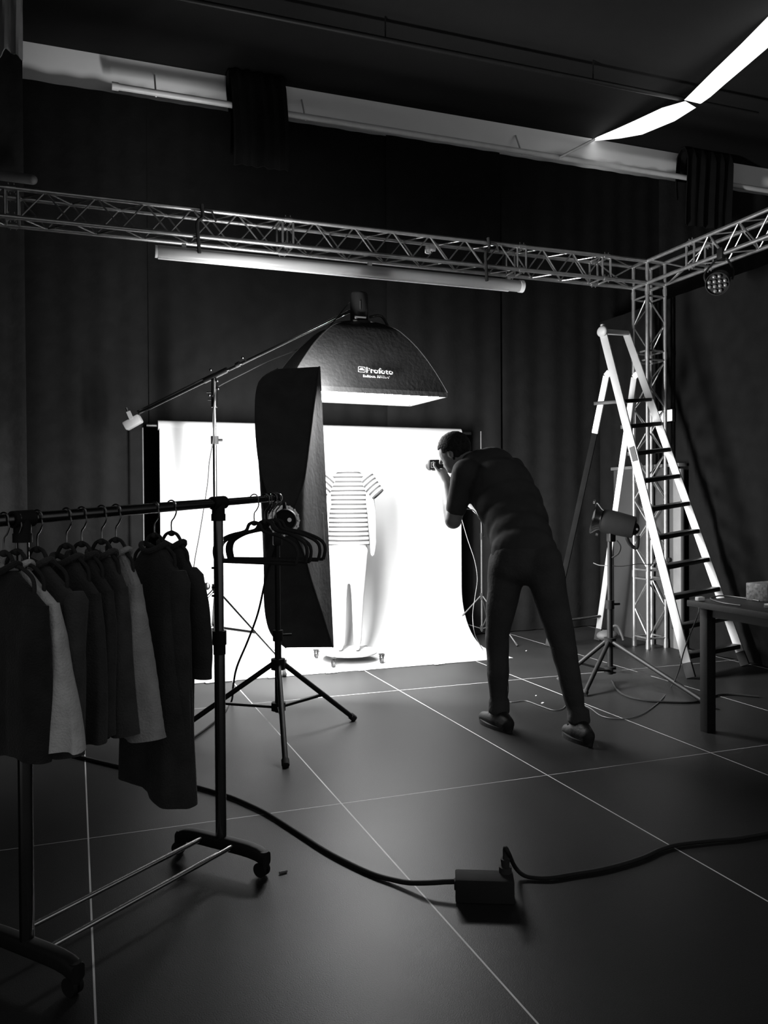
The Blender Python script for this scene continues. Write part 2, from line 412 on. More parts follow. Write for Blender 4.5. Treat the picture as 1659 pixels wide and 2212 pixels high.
# ---- long white tube strapped under the truss
ta = PY(341, 544, TY0+.02); tb = PY(1121, 618, TY0+.02); zt = (ta.z+tb.z)/2; ta.z = tb.z = zt
tb_ = thing('hanging_tube', 'long thick white tube strapped under the truss beam', 'tube', ta)
b = new(); cyl(b, ta, tb, .047, n=32); obj('tube', b, mat('glossy_white_tube', .36, .22, spec=.6, var=.04), tb_)
b = new(); cyl(b, tb, tb+V((.035, 0, 0)), .05, n=32); obj('end_cap', b, M['white'], tb_); b = new(); cyl(b, ta-V((.02, 0, 0)), ta, .044, n=32); obj('end_cap', b, M['white'], tb_)
b = new(); bar(b, ta+V((.0, -.006, -.046)), tb+V((-.1, -.006, -.046)), .02, .012); obj('lower_rail', b, M['white'], tb_)
for xx in (398, 800, 1100):
    b = new(); q = PY(xx, 540, TY0).x; box(b, (q, TY0+.02, zt+.055), (.03, .03, .03)); obj('mount', b, M['alu'], tb_)
for (xx, lab) in ((430, 'black strap holding the left end of the white tube to the truss beam'), (1050, 'black strap holding the right end of the white tube to the truss beam')):
    q = PY(xx, 500, TY0-.03).x; b = new()
    tube(b, smooth_path([(q+.02, TY0-.03, TZ1+.03), (q+.025, TY0-.035, TZ1-.06), (q-.012, TY0-.045, TZ0+.09), (q-.01, TY0-.045, TZ0), (q, TY0-.04, zt)], 4), .013, 8)
    tube(b, [(q+.02, TY0-.03, TZ1+.025), (q+.05, TY0+.1, TZ1+.03), (q+.1, TY1, TZ1)], .012, 8)
    tube(b, [(q+.02, TY0-.035, TZ1-.01), (q+.09, TY0-.035, TZ1-.015), (q+.12, TY0-.03, TZ1-.08)], .008, 6)
    single('strap', b, M['cloth'], lab, 'strap', (q, TY0-.04, zt), 'black straps on the truss')
b = new(); q = PY(924, 540, TY0+.1); box(b, q, (.05, .004, .06), rotz(.3), .008); box(b, q+V((.045, 0, .02)), (.05, .004, .05), rotz(-.3), .008)
single('paper_tag', b, M['white'], 'small white folded tag tied inside the truss beam', 'tag', q)
# dark stub of a tube upper left
b = new(); p = PD(-40, 374, 6.2); q = PD(70, 388, 6.2); cyl(b, p, q, .036, n=20); ell(b, q, (.036,)*3)
single('duct_end', b, mat('dull_grey_duct', .11, .6), 'dull rounded duct end at the left edge above the truss', 'duct', p)
# ---- round LED spotlight hanging from the right truss beam
pc = PX(1550, 612, 4.62); ax = (CC+V((.2, 1.5, -.9))-pc).normalized(); x_, y_, z_ = frame(ax)
sp_ = thing('led_spotlight', 'round black LED spotlight with a dozen lenses hanging from the right truss beam', 'spotlight', pc)
b = new(); lathe(b, pc-ax*.17, ax, [(0, .05), (.03, .075), (.16, .085), (.19, .088), (.19, .082), (.175, .08)], 28); obj('housing', b, M['black'], sp_)
k = 0
for (lx, ly) in [(-.5, 1.5), (.5, 1.5), (-1.5, .5), (-.5, .5), (.5, .5), (1.5, .5), (-1.5, -.5), (-.5, -.5), (.5, -.5), (1.5, -.5), (-.5, -1.5), (.5, -1.5)]:
    b = new(); c = pc+ax*.012+x_*(lx*.038)+y_*(ly*.036); ell(b, c, (.015,)*3, seg=14, rings=8); obj('lens', b, M['lens'], sp_)
b = new(); top = V((TX0, pc.y+.05, TZ0-.02))
tube(b, smooth_path([pc-ax*.08+x_*.095, pc-ax*.08+x_*.1+V((0, 0, .08)), top, pc-ax*.08-x_*.1+V((0, 0, .08)), pc-ax*.08-x_*.095], 5), .008, 8); obj('yoke', b, M['blkmetal'], sp_)
b = new(); box(b, top+V((0, 0, .02)), (.06, .06, .09), None, .008); obj('clamp', b, M['blkmetal'], sp_)
# ================================================================== BACKDROP
XL, XR_ = .66, 3.40; YB = 7.08; YF = 6.105
def prof():
    out = []
    for t in range(7): out.append((YF+(YB-.5-YF)*t/6, .004))
    for t in range(1, 13): a = t/12*pi/2; out.append((YB-.5+.5*sin(a), .004+.5*(1-cos(a))))
    for t in range(1, 9): out.append((YB, .504+(1.945-.504)*t/8))
    return out
pf = prof()
def P(u, v):
    i = v*(len(pf)-1); k = min(int(i), len(pf)-2); f = i-k
    return (XL+(XR_-XL)*u, pf[k][0]*(1-f)+pf[k+1][0]*f, pf[k][1]*(1-f)+pf[k+1][1]*f)
bd = thing('paper_backdrop', 'wide white seamless paper backdrop sweeping down onto the floor', 'backdrop', ((XL+XR_)/2, YF, 0))
b = new(); sheet(b, P, 8, len(pf)-1, .002); obj('paper_sweep', b, M['paper'], bd)
b = new(); cyl(b, (XL-.01, YB+.035, 1.95), (XR_+.01, YB+.035, 1.95), .042, n=24); obj('paper_roll', b, M['paper'], bd)
b = new(); cyl(b, (XL-.10, YB+.035, 1.95), (XR_+.12, YB+.035, 1.95), .016, n=14); obj('crossbar', b, M['dchrome'], bd)
tp = [(495, 1471), (590, 1463), (712, 1452), (778, 1445), (940, 1432), (455, 1474)]
for i, (x, y) in enumerate(tp):
    q = G(x, y); b = new(); box(b, (q.x, YF+.0, .0065), (.09, .05, .002), rotz(.04*i)); obj('tape', b, mat('pale_tape', .45, .7), bd)
def light_stand(name, label, base, h, legr, hub, rot, r=.012, m='blkmetal', pcol=None, lower=.12, tripleg=None):
    T = thing(name, label, 'stand', base); base = V(base)
    b = new(); cyl(b, base+V((0, 0, lower-.03)), base+V((0, 0, h*.5)), r*1.25, n=12); cyl(b, base+V((0, 0, h*.48)), base+V((0, 0, h)), r, n=12); obj('pole', b, M[pcol or m], T)
    b = new(); cyl(b, base+V((0, 0, h*.5-.03)), base+V((0, 0, h*.5+.03)), r*1.9, n=12); cyl(b, base+V((r*1.5, 0, h*.5)), base+V((r*5, 0, h*.5)), r*.5, n=8); obj('collar', b, M['black'], T)
    b = new(); cyl(b, base+V((0, 0, hub-.03)), base+V((0, 0, hub+.03)), r*2.6, n=12); obj('upper_hub', b, M['black'], T)
    b = new(); cyl(b, base+V((0, 0, lower-.02)), base+V((0, 0, lower+.025)), r*2.6, n=12); obj('lower_hub', b, M['black'], T)
    feet = tripleg or [base+V((cos(rot+k*2*pi/3)*legr, sin(rot+k*2*pi/3)*legr, 0)) for k in range(3)]
    for f in feet:
        f = V(f); d = (f-base); d.z = 0; dn = d.normalized(); top = base+V((0, 0, hub))+dn*r*2; f = f+V((0, 0, .012))
        b = new(); cyl(b, top, f, r*.95, n=10); lg = obj('leg', b, M[m], T)
        b = new(); cyl(b, f-(f-top).normalized()*.03, f+(f-top).normalized()*.004, r*1.3, n=10); obj('foot_cap', b, M['rubber'], lg)
        mid = top.lerp(f, .55); b = new(); bar(b, base+V((0, 0, lower))+dn*r*2, mid, r*1.2, r*.9); obj('brace', b, M[m], T)
    return T
light_stand('backdrop_stand', 'thin stand at the left end of the white backdrop', (XL-.13, YB+.05, 0), 1.93, .3, .42, .4, r=.007, m='standmetal')
light_stand('backdrop_stand', 'thin stand at the right end of the white backdrop, beside the photographer', (XR_+.16, YB-.1, 0), 1.96, .42, .42, -1.2, r=.007, m='standmetal')
b = new(); tube(b, smooth_path([PD(x, y, 6.75) for x, y in ((997, 1120), (1010, 1165), (1025, 1210), (1031, 1250), (1026, 1290), (1021, 1330), (1026, 1370))]+[G(1042, 1402, .01)], 6), .0028, 6)
single('cord', b, M['wcable'], 'thin cord hanging in a curve at the right edge of the backdrop', 'cord', G(1042, 1402))
# ================================================================== MANNEQUIN AND SHIRT
mc = V((2.085, 6.49, 0)); MD = (mc-CC).dot(FW)
mq = thing('mannequin', 'white headless mannequin on a round wheeled base wearing the striped shirt', 'mannequin', mc)
rx = V((cos(YAW), -sin(YAW), 0)); fd = V((sin(YAW), cos(YAW), 0))   # sideways and away from the viewer
def mp(px, py, dy=0.0): return PD(px, py, MD+dy)
b = new()
T1 = [(.0, 1.50), (.0, 1.38), (.0, 1.2), (.0, 1.05), (.0, .93)]
cx = (753-829.5)/FPX*MD
def mpt(l, z, d=0.0): return CC*0+FW*0+(RT*((757-829.5)/FPX*MD+l)+fd*(MD*cos(PIT)+d))*1.0+V((0, 0, 0)) if False else V((rx.x*(cxm+l)+fd.x*(MDh+d), rx.y*(cxm+l)+fd.y*(MDh+d), z))
MDh = MD; cxm = (753-829.5)/FPX*MD
for l, z, rl, rd, rz in ((0, 1.43, .145, .085, .11), (0, 1.3, .15, .10, .14), (0, 1.12, .125, .085, .15), (0, .97, .15, .10, .13)):
    ell(b, mpt(l, z), (rl, rd, rz), rotz(-YAW))
cap(b, mpt(0, 1.5), .05, mpt(0, 1.57), .045)
for s in (-1, 1):
    cap(b, mpt(s*.15, 1.45), .05, mpt(s*.19, 1.2), .036); cap(b, mpt(s*.19, 1.2), .036, mpt(s*.2, .98, -.03), .026); cap(b, mpt(s*.2, .98, -.03), .03, mpt(s*.195, .88, -.04), .018)
    cap(b, mpt(s*.075, .9), .085, mpt(s*.07, .52), .052); cap(b, mpt(s*.07, .52), .052, mpt(s*.065, .16), .034); cap(b, mpt(s*.065, .15), .03, mpt(s*.07, .12, -.09), .02)
b = blend(b, .012, 4); obj('body', b, mat('mannequin_white', .2, .5, var=.02), mq)
b = new(); lathe(b, mpt(0, .07), (0, 0, 1), [(0, .2), (0, .225), (.012, .23), (.022, .22), (.022, .2)], 48); lathe(b, mpt(0, .09), (0, 0, 1), [(0, .19), (.006, .19)], 48); obj('round_base', b, mat('mannequin_base_white', .2, .5), mq)
b = new(); cyl(b, mpt(.055, .09, .03), mpt(.055, .5, .03), .013); obj('support_rod', b, M['white'], mq)
for (x, y) in ((1.87, 6.68), (1.90, 6.29), (2.31, 6.30), (2.30, 6.69)):
    p = V((x, y, 0)); b = new(); box(b, p+V((0, 0, .078)), (.04, .04, .008)); box(b, p+V((-.012, 0, .055)), (.004, .03, .045)); box(b, p+V((.012, 0, .055)), (.004, .03, .045)); box(b, p+V((.01, .02, .06)), (.05, .006, .006))
    c_ = obj('caster', b, M['black'], mq)
    b = new(); cyl(b, p+V((-.01, 0, .024)), p+V((.01, 0, .024)), .023, n=18); obj('wheel', b, M['rubber'], c_)
def stripe_material(axis, per, duty, off, name):
    m = bpy.data.materials.new(name); m.use_nodes = True; nt = m.node_tree; bs = nt.nodes['Principled BSDF']
    tc = nt.nodes.new('ShaderNodeTexCoord'); mp_ = nt.nodes.new('ShaderNodeVectorMath'); mp_.operation = 'DOT_PRODUCT'; mp_.inputs[1].default_value = axis
    nt.links.new(tc.outputs['Object'], mp_.inputs[0])
    a = nt.nodes.new('ShaderNodeMath'); a.operation = 'MULTIPLY_ADD'; a.inputs[1].default_value = 1/per; a.inputs[2].default_value = off; nt.links.new(mp_.outputs['Value'], a.inputs[0])
    f = nt.nodes.new('ShaderNodeMath'); f.operation = 'FRACT'; nt.links.new(a.outputs[0], f.inputs[0])
    l = nt.nodes.new('ShaderNodeMath'); l.operation = 'LESS_THAN'; l.inputs[1].default_value = duty; nt.links.new(f.outputs[0], l.inputs[0])
    r = nt.nodes.new('ShaderNodeMapRange'); r.inputs['To Min'].default_value = .13; r.inputs['To Max'].default_value = .012; nt.links.new(l.outputs[0], r.inputs['Value'])
    c = nt.nodes.new('ShaderNodeCombineColor')
    for i in range(3): nt.links.new(r.outputs[0], c.inputs[i])
    nt.links.new(c.outputs[0], bs.inputs['Base Color']); bs.inputs['Roughness'].default_value = .85; bs.inputs['Specular IOR Level'].default_value = .1
    return m
ts = thing('striped_t_shirt', 'short-sleeved T-shirt with horizontal stripes worn by the white mannequin', 't-shirt', mpt(0, .95))
zb, zt_ = .965, 1.575
b = new()
def shp(z):   # half width, half depth at height z
    t = (z-zb)/(zt_-zb)
    w = .168-.012*math.sin(t*pi)+.0; d = .105
    if t > .86: q = (t-.86)/.14; w = .158*(1-q)+.07*q*1.0; w = .158-.085*q**1.6; d = .105-.05*q
    return w, d
lev = [zb+(zt_-zb)*i/26 for i in range(27)]; prev = None; n = 40
for z in lev:
    w, d = shp(z); row = []
    for i in range(n):
        a = 2*pi*i/n; fold = .004*sin(a*7+z*9)*(1.2-(z-zb)); row.append(b.verts.new(mpt((w+fold)*cos(a), z-.012*cos(a)**2, (d+fold)*sin(a))))
    if prev: bridge(b, prev, row)
    prev = row
inner = None
cen = [b.verts.new(mpt(.062*cos(2*pi*i/n), zt_-.012-.03*max(0, -sin(2*pi*i/n)), .055*sin(2*pi*i/n))) for i in range(n)]; bridge(b, prev, cen)
SP = (zt_-zb)/16.6
obj('torso', b, stripe_material((0, 0, 1), SP, .42, .0, 'striped_jersey'), ts)
for s in (-1, 1):
    b = new(); A_ = mpt(s*.125, 1.50); B_ = mpt(s*.245, 1.365, -.02); axs = (B_-A_).normalized(); xx, yy, _ = frame(axs); prev = None
    for i in range(13):
        t = i/12; c = A_.lerp(B_, t); r1 = .085-.028*t; row = ring(b, c, xx, yy, r1, r1, 24)
        if prev: bridge(b, prev, row)
        prev = row
    b2 = b; obj('sleeve', b2, stripe_material(tuple(axs), SP*1.0, .42, .3, 'striped_sleeve'), ts)
b = new(); tube(b, [mpt(.064*cos(2*pi*i/28), zt_-.012-.03*max(0, -sin(2*pi*i/28)), .056*sin(2*pi*i/28)) for i in range(28)], .005, 6, True); obj('collar', b, mat('rib_knit', .55, .9), ts)
# ================================================================== SOFTBOXES
def loft_softbox(T, rods, mshell, ns=14, npan=8):
    """rods: four curves LT, RT, RB, LB from the speed ring to the frame"""
    R = [smooth_path(c, 5) for c in rods]; N = len(R[0])
    b = new(); prev = None
    for i in range(N):
        row = []
        cen = sum((R[k][i] for k in range(4)), V((0, 0, 0)))/4
        for k in range(4):
            p, q = R[k][i], R[(k+1) % 4][i]
            for j in range(npan):
                f = j/npan; pt = p.lerp(q, f); s = 4*f*(1-f); t = i/(N-1)
                pt = pt+(cen-pt)*(.05*s*sin(pi*t)); row.append(b.verts.new(pt))
        if prev: bridge(b, prev, row)
        prev = row
    sh = obj('shell', b, mshell, T, ang=28)
    for k in range(4):
        b = new(); tube(b, R[k], .0055, 6); obj('seam', b, mshell, sh)
    return R
# ---- standing strip softbox, seen from behind
sc_ = G(602, 1588)
st = light_stand('light_stand', 'black tripod light stand carrying the tall strip softbox', (sc_.x, sc_.y, 0), 1.12, .5, .40, 0, r=.0155, m='blkmetal', lower=.16, tripleg=[G(765, 1556), G(617, 1657), G(372, 1592)])
sb = thing('strip_softbox', 'tall narrow black strip softbox seen from behind, turned towards the backdrop', 'softbox', PD(640, 1397, 5.2))
DD = (4.90, 4.98, 5.14, 5.34, 5.49); DR = (4.90, 4.95, 5.10, 5.28, 5.41)
LT = [PD(x, y, d) for (x, y), d in zip(((592, 1102), (562, 1010), (552, 900), (560, 826), (600, 797)), DD)]
RTp = [PD(x, y, d) for (x, y), d in zip(((634, 1102), (656, 1040), (668, 955), (679, 868), (690, 792)), DR)]
RBp = [PD(x, y, d) for (x, y), d in zip(((634, 1148), (655, 1192), (673, 1255), (696, 1325), (719, 1398)), DR)]
LBp = [PD(x, y, d) for (x, y), d in zip(((592, 1148), (574, 1215), (572, 1305), (585, 1366), (618, 1399)), DD)]
loft_softbox(sb, [LT, RTp, RBp, LBp], mat('strip_softbox_fabric', .055, .75, spec=.08, bump=.3, bscale=30))
fc = [LT[-1], RTp[-1], RBp[-1], LBp[-1]]; cf = sum(fc, V((0, 0, 0)))/4
nrm = (fc[1]-fc[0]).cross(fc[3]-fc[0]).normalized(); nrm = nrm if nrm.dot(FW) > 0 else -nrm
b = new(); o_ = [b.verts.new(p) for p in fc]; i_ = [b.verts.new(p+nrm*.018) for p in fc]; o2 = [b.verts.new(p+(cf-p)*.02) for p in fc]; i2 = [b.verts.new(p+(cf-p)*.02+nrm*.018) for p in fc]
bridge(b, o_, i_); bridge(b, i_, i2); bridge(b, i2, o2); obj('lip', b, M['softbox'], sb, smooth=False)
b = new(); d1 = [b.verts.new(p+(cf-p)*.03+nrm*.012) for p in fc]; b.faces.new(d1 if True else d1[::-1])
obj('diffuser', b, M['glow'], sb, smooth=False)
b = new(); d1 = [b.verts.new(p+(cf-p)*.01+nrm*.004) for p in fc]; d2 = [b.verts.new(p+(cf-p)*.01-nrm*.004) for p in fc]; bridge(b, d1, d2); b.faces.new(d1); b.faces.new(d2[::-1]); obj('backing_sheet', b, M['softbox'], sb, smooth=False)
# monolight on its back
rc_ = sum((c[0] for c in (LT, RTp, RBp, LBp)), V((0, 0, 0)))/4; axh = (CC+V((.25, 0, .1))-rc_).normalized()
x_, y_, _ = frame(axh)
b = new(); lathe(b, rc_-axh*.02, axh, [(0, .088), (.015, .092), (.03, .092), (.034, .075), (.034, .062)], 36)
sr = obj('speed_ring', b, M['chrome'], sb)
for k in range(16):
    a = 2*pi*k/16; b = new(); c = rc_+axh*.012+x_*(cos(a)*.088)+y_*(sin(a)*.088); cyl(b, c, c+axh*.014, .007, n=8); obj('ring_tooth', b, M['chrome'], sr)
fl = thing('flash_head', 'black studio flash head on the back of the tall strip softbox', 'studio light', rc_+axh*.02-V((0, 0, .07)))
b = new(); lathe(b, rc_+axh*.016, axh, [(0, .058), (.02, .064), (.2, .064), (.215, .056), (.215, .05), (.208, .0495)], 28); obj('housing', b, M['black'], fl)
b = new(); cyl(b, rc_+axh*.226+x_*.02, rc_+axh*.235+x_*.02, .012); obj('dial', b, M['chrome'], fl)
b = new(); tube(b, smooth_path([rc_+axh*.03+y_*.062, rc_+axh*.07+y_*.095, rc_+axh*.15+y_*.095, rc_+axh*.19+y_*.062], 4), .008, 8); obj('handle', b, M['black'], fl)
b = new(); bt_ = rc_+axh*.1-V((0, 0, .06)); tube(b, [bt_, V((sc_.x, sc_.y, 1.12))], .014, 8); box(b, V((sc_.x, sc_.y, 1.1)), (.045, .045, .07), None, .006); obj('bracket', b, M['blkmetal'], fl)
b = new(); bar(b, PD(697, 1108, 5.22), PD(702, 1190, 5.23), .012, .006); obj('label_patch', b, M['white'], sb)
# power cable of the strip light
b = new(); tube(b, smooth_path([PD(600, 1170, 4.92), PD(585, 1215, 4.98), PD(573, 1255, 5.02), PD(557, 1325, 5.05), PD(535, 1385, 5.08), PD(512, 1440, 5.1), PD(504, 1480, 5.12), G(500, 1515, .008), G(480, 1545, .008), G(450, 1570, .008), G(420, 1592, .008), G(385, 1612, .008), G(335, 1635, .008)], 6), .0065, 8)
single('power_cable', b, M['cable'], 'black power cable hanging from the strip softbox down to the floor', 'cable', G(500, 1515))
# ---- overhead softbox on a boom
NR = V((2.557, 5.541, 2.10)); exd = V((.998, .0617, 0)).normalized(); eyd = V((-.06, .998, 0)).normalized()
NL = NR-exd*1.2; FR = NR+eyd*.62; FL = NL+eyd*.62; oc = (NR+NL+FR+FL)/4; pk = PD(776, 700, (oc-CC).dot(FW)+.0); pk = V((pk.x, pk.y, pk.z))
ob = thing('overhead_softbox', 'wide black softbox hanging face down above the mannequin, lit white below', 'softbox', oc)
def rodc(Cn, sx, sy):
    r0 = pk+exd*(.085*sx)+eyd*(.085*sy); out = []
    for s in (0, .08, .2, .4, .65, .85, 1):
        g = s**.52; p = r0.lerp(Cn, g); p.z = r0.z+(Cn.z-r0.z)*s; out.append(p)
    return out
rods = [rodc(NL, -1, -1), rodc(NR, 1, -1), rodc(FR, 1, 1), rodc(FL, -1, 1)]
R_ = loft_softbox(ob, rods, M['softbox'])
b = new(); fc = [NL, NR, FR, FL]; cf = oc
dn = V((0, 0, -1)); o_ = [b.verts.new(p) for p in fc]; i_ = [b.verts.new(p+dn*.035) for p in fc]; o2 = [b.verts.new(p+(cf-p)*.02) for p in fc]; i2 = [b.verts.new(p+(cf-p)*.02+dn*.035) for p in fc]
bridge(b, o_, i_); bridge(b, i_, i2); bridge(b, i2, o2); obj('lip', b, M['softbox'], ob, smooth=False)
b = new(); d1 = [b.verts.new(p+(cf-p)*.022+dn*.02) for p in fc]; b.faces.new(d1); obj('diffuser', b, M['glow2'], ob, smooth=False)
b = new(); lathe(b, pk-V((0, 0, .02)), (0, 0, 1), [(0, .10), (.03, .10), (.035, .07)], 32); obj('speed_ring', b, M['blkmetal'], ob)
# printed maker's mark on the near panel
def panel_pt(px, py):
    """point on the near panel (between rods NL and NR) seen at px,py"""
    best = None
    A = R_[0]; B = R_[1]
    for i in range(len(A)-1):
        # quad strip rows i,i+1
        a0, b0, a1, b1 = A[i], B[i], A[i+1], B[i+1]; d = ray(px, py); n = (b0-a0).cross(a1-a0); t = (a0-CC).dot(n)/d.dot(n); p = CC+d*t
        v = (p-a0).dot(a1-a0)/(a1-a0).length_squared
        if -.02 <= (p.z-a1.z)/(a0.z-a1.z) <= 1.02: return p-d.normalized()*.012
    return CC+d*t
def text_mesh(s, name, size, off):
    cu = bpy.data.curves.new(name, 'FONT'); cu.body = s; cu.size = size; cu.offset = off; cu.resolution_u = 3
    o = bpy.data.objects.new(name, cu); COL.objects.link(o); bpy.context.view_layer.update()
    me = bpy.data.meshes.new_from_object(o.evaluated_get(bpy.context.evaluated_depsgraph_get())); bb = bmesh.new(); bb.from_mesh(me)
    bpy.data.objects.remove(o); bpy.data.meshes.remove(me); return bb
def place_print(bb, x0, y0, x1, y1, hpx, name, m, parent):
    """lay flat lettering on the fabric panel: baseline from (x0,y0) to (x1,y1) in the photograph, hpx cap height"""
    xs = [v.co.x for v in bb.verts]; ys = [v.co.y for v in bb.verts]; xa, xb, ya, yb = min(xs), max(xs), min(ys), max(ys)
    o00 = panel_pt(x0, y0); o10 = panel_pt(x1, y1); o01 = panel_pt(x0, y0-hpx); n = (o10-o00).cross(o01-o00).normalized(); n = n if n.dot(FW) < 0 else -n
    for v in bb.verts:
        u = (v.co.x-xa)/(xb-xa); w = (v.co.y-ya)/(yb-ya); v.co = o00+(o10-o00)*u+(o01-o00)*w+n*(.0005+v.co.z)
    g = bmesh.ops.extrude_face_region(bb, geom=bb.faces[:]); bmesh.ops.translate(bb, verts=[q for q in g['geom'] if isinstance(q, bmesh.types.BMVert)], vec=n*.0015)
    return obj(name, bb, m, parent, smooth=False)
place_print(text_mesh('Profoto', 't', 1, .035), 791, 805, 850, 809.5, 12.5, 'printed_name', M['logo'], ob)
place_print(text_mesh('Softbox RFi', 't', 1, .03), 784, 814.5, 826, 817, 5.6, 'printed_text', M['logo'], ob)
place_print(text_mesh("3x4'", 't', 1, .01), 827.5, 817, 842, 818.2, 5.6, 'printed_text', mat('grey_print', .12, .6), ob)
b = new()
def rr(w, h, r, n=5):
    out = []
    for (cx_, cy_, a0) in ((w-r, h-r, 0), (r, h-r, 90), (r, r, 180), (w-r, r, 270)):
        for i in range(n+1): a = radians(a0+90*i/n); out.append((cx_+cos(a)*r, cy_+sin(a)*r))
    return out
oo = rr(1.25, 1, .16); ii = [((x-.625)*.88+.625, (y-.5)*.86+.5) for x, y in oo]
O = [b.verts.new((x, y, 0)) for x, y in oo]; I = [b.verts.new((x, y, 0)) for x, y in ii]; bridge(b, O, I)
hd = [b.verts.new((.625+.42*cos(radians(a)), .36+.42*sin(radians(a)), 0)) for a in range(0, 181, 12)]; b.faces.new(hd)
place_print(b, 773.5, 803.5, 789, 804.8, 12, 'printed_logo', M['logo'], ob)
# flash head above the overhead box
fh = thing('flash_head', 'black studio flash head standing on top of the overhead softbox', 'studio light', pk+V((0, 0, .03)))
b = new(); lathe(b, pk+V((0, 0, .012)), (0, 0, 1), [(0, .06), (.02, .066), (.2, .066), (.215, .056)], 28); obj('housing', b, M['black'], fh)
b = new(); cyl(b, PD(778, 650, (pk-CC).dot(FW)-.075), PD(778, 668, (pk-CC).dot(FW)-.075), .003); obj('edge_trim', b, M['chrome'], fh)
b = new(); box(b, pk+V((-.02, -.085, .03)), (.09, .02, .022), None, .006); obj('latch', b, M['chrome'], fh)
b = new(); tube(b, smooth_path([pk+V((.07, -.03, .05)), pk+V((.16, -.04, .06)), pk+V((.22, -.04, -.03))], 4), .01, 8); obj('handle', b, M['blkmetal'], fh)
# ---- boom stand
bc = PD(468, 1447, 6.43); bc.z = 0
bs = thing('boom_stand', 'tall chrome boom stand on wheels holding the overhead softbox', 'stand', bc)
pv = V((bc.x, bc.y, CAMH+(1084+2.5-812)/FPX*6.43))
b = new(); cyl(b, bc+V((0, 0, .18)), bc+V((0, 0, 1.75)), .0165, n=16); cyl(b, bc+V((0, 0, 1.7)), pv, .0135, n=16); obj('pole', b, M['boomchrome'], bs)
b = new(); cyl(b, bc+V((0, 0, 1.76)), bc+V((0, 0, 1.82)), .03); cyl(b, bc+V((0, 0, 1.79)), bc+rx*.06+V((0, 0, 1.79)), .01); obj('collar', b, M['black'], bs)
b = new(); cyl(b, pv-V((0, 0, .24)), pv-V((0, 0, .03)), .024); cyl(b, pv-V((0, 0, .18))-rx*.05, pv-V((0, 0, .18)), .006); cyl(b, pv-V((0, 0, .12)), pv-V((0, 0, .12))-rx*.06, .008)
for dx_, dz in ((.035, -.1), (-.03, -.15), (.03, -.04)): ell(b, pv+rx*dx_-fd*.03+V((0, 0, dz)), (.012,)*3, seg=10, rings=6)
obj('swivel_clamp', b, M['dchrome'], bs)
hubz = CAMH-(1268-1087)/FPX*6.43; lowz = CAMH-(1353-1087)/FPX*6.43
b = new(); cyl(b, bc+V((0, 0, hubz-.04)), bc+V((0, 0, hubz+.03)), .032); ell(b, bc-rx*.07+V((0, 0, hubz+.01)), (.026, .02, .03), rotz(-YAW)); obj('upper_hub', b, M['dchrome'], bs)
b = new(); cyl(b, bc+V((0, 0, lowz-.03)), bc+V((0, 0, lowz+.03)), .03); obj('lower_hub', b, M['black'], bs)
w1 = G(615, 1462); w2 = G(456, 1428); c3 = bc+(bc-w1).lerp(bc-w2, .5).normalized()*.6; c3.z = 0
for w_ in (w1, w2, c3):
    top = bc+V((0, 0, hubz)); en = w_+V((0, 0, .10)); b = new(); cyl(b, top, en, .0125, n=12); lg = obj('leg', b, M['boomchrome'], bs)
    b = new(); cyl(b, en+V((0, 0, -.045)), en+V((0, 0, .03)), .017); obj('stem', b, M['dchrome'], lg)
    b = new(); mid = top.lerp(en, .60); cyl(b, bc+V((0, 0, lowz)), mid, .011, n=10); obj('brace', b, M['dchrome'], bs)
    d_ = rx*.014; b = new(); cyl(b, w_+V((0, 0, .055))-d_, w_+V((0, 0, .055))+d_, .05, n=28); wh = obj('wheel', b, M['rubber'], bs)
    b = new(); cyl(b, w_+V((0, 0, .055))-d_*1.15, w_+V((0, 0, .055))+d_*1.15, .03, n=24); obj('hub_cap', b, M['white'], wh)
wt = PD(300, 893, 6.62); te = pk+V((-.05, 0, .10))
b = new(); cyl(b, wt, te, .0125, n=12); cyl(b, wt.lerp(pv, -.02)+V((0, 0, .022)), pv+V((0, 0, .022)), .0055, n=8); bo = obj('boom_arm', b, M['dchrome'], bs)
dirb = (te-wt).normalized()
b = new(); cyl(b, pv-dirb*.09+V((0, 0, .0)), pv+dirb*.12, .022); cyl(b, pv+dirb*.20, pv+dirb*.235, .02); ell(b, pv+dirb*.26+V((0, 0, .035)), (.012,)*3); ell(b, pv-dirb*.03+V((0, 0, .06)), (.012,)*3); obj('boom_clamp', b, M['dchrome'], bs)
cw = thing('counterweight', 'pale metal counterweight clamped to the low end of the boom arm', 'weight', PD(287, 915, 6.64))
b = new(); bar(b, PD(270, 922, 6.6), PD(304, 903, 6.6), .07, .085, up=fd, bev=.012); obj('block', b, M['weight'], cw)
b = new(); bar(b, PD(284, 905, 6.55), PD(277, 889, 6.55), .02, .03); obj('clamp', b, M['weight'], cw)
b = new(); cyl(b, PD(276, 888, 6.56), PD(273, 881, 6.56), .008); obj('screw', b, M['chrome'], cw)
b = new(); tube(b, smooth_path([pv+V((.01, -.02, -.1)), PD(460, 900, 6.35), PD(461, 945, 6.36), PD(452, 1000, 6.34), PD(449, 1040, 6.33), PD(440, 1100, 6.3), PD(430, 1160, 6.3), PD(420, 1215, 6.3), PD(414, 1275, 6.3), PD(408, 1350, 6.3), G(400, 1470, .008), G(330, 1500, .008)], 6), .0045, 8)
tube(b, smooth_path([pv+V((.03, -.02, -.08)), PD(490, 825, 6.4), PD(530, 805, 6.38), PD(580, 780, 6.3), PD(680, 735, 6.2), pk+V((-.08, -.02, .15))], 6), .004, 8)
single('boom_cable', b, M['cable'], 'thin black cable running along the boom and down the chrome boom stand', 'cable', G(400, 1470))
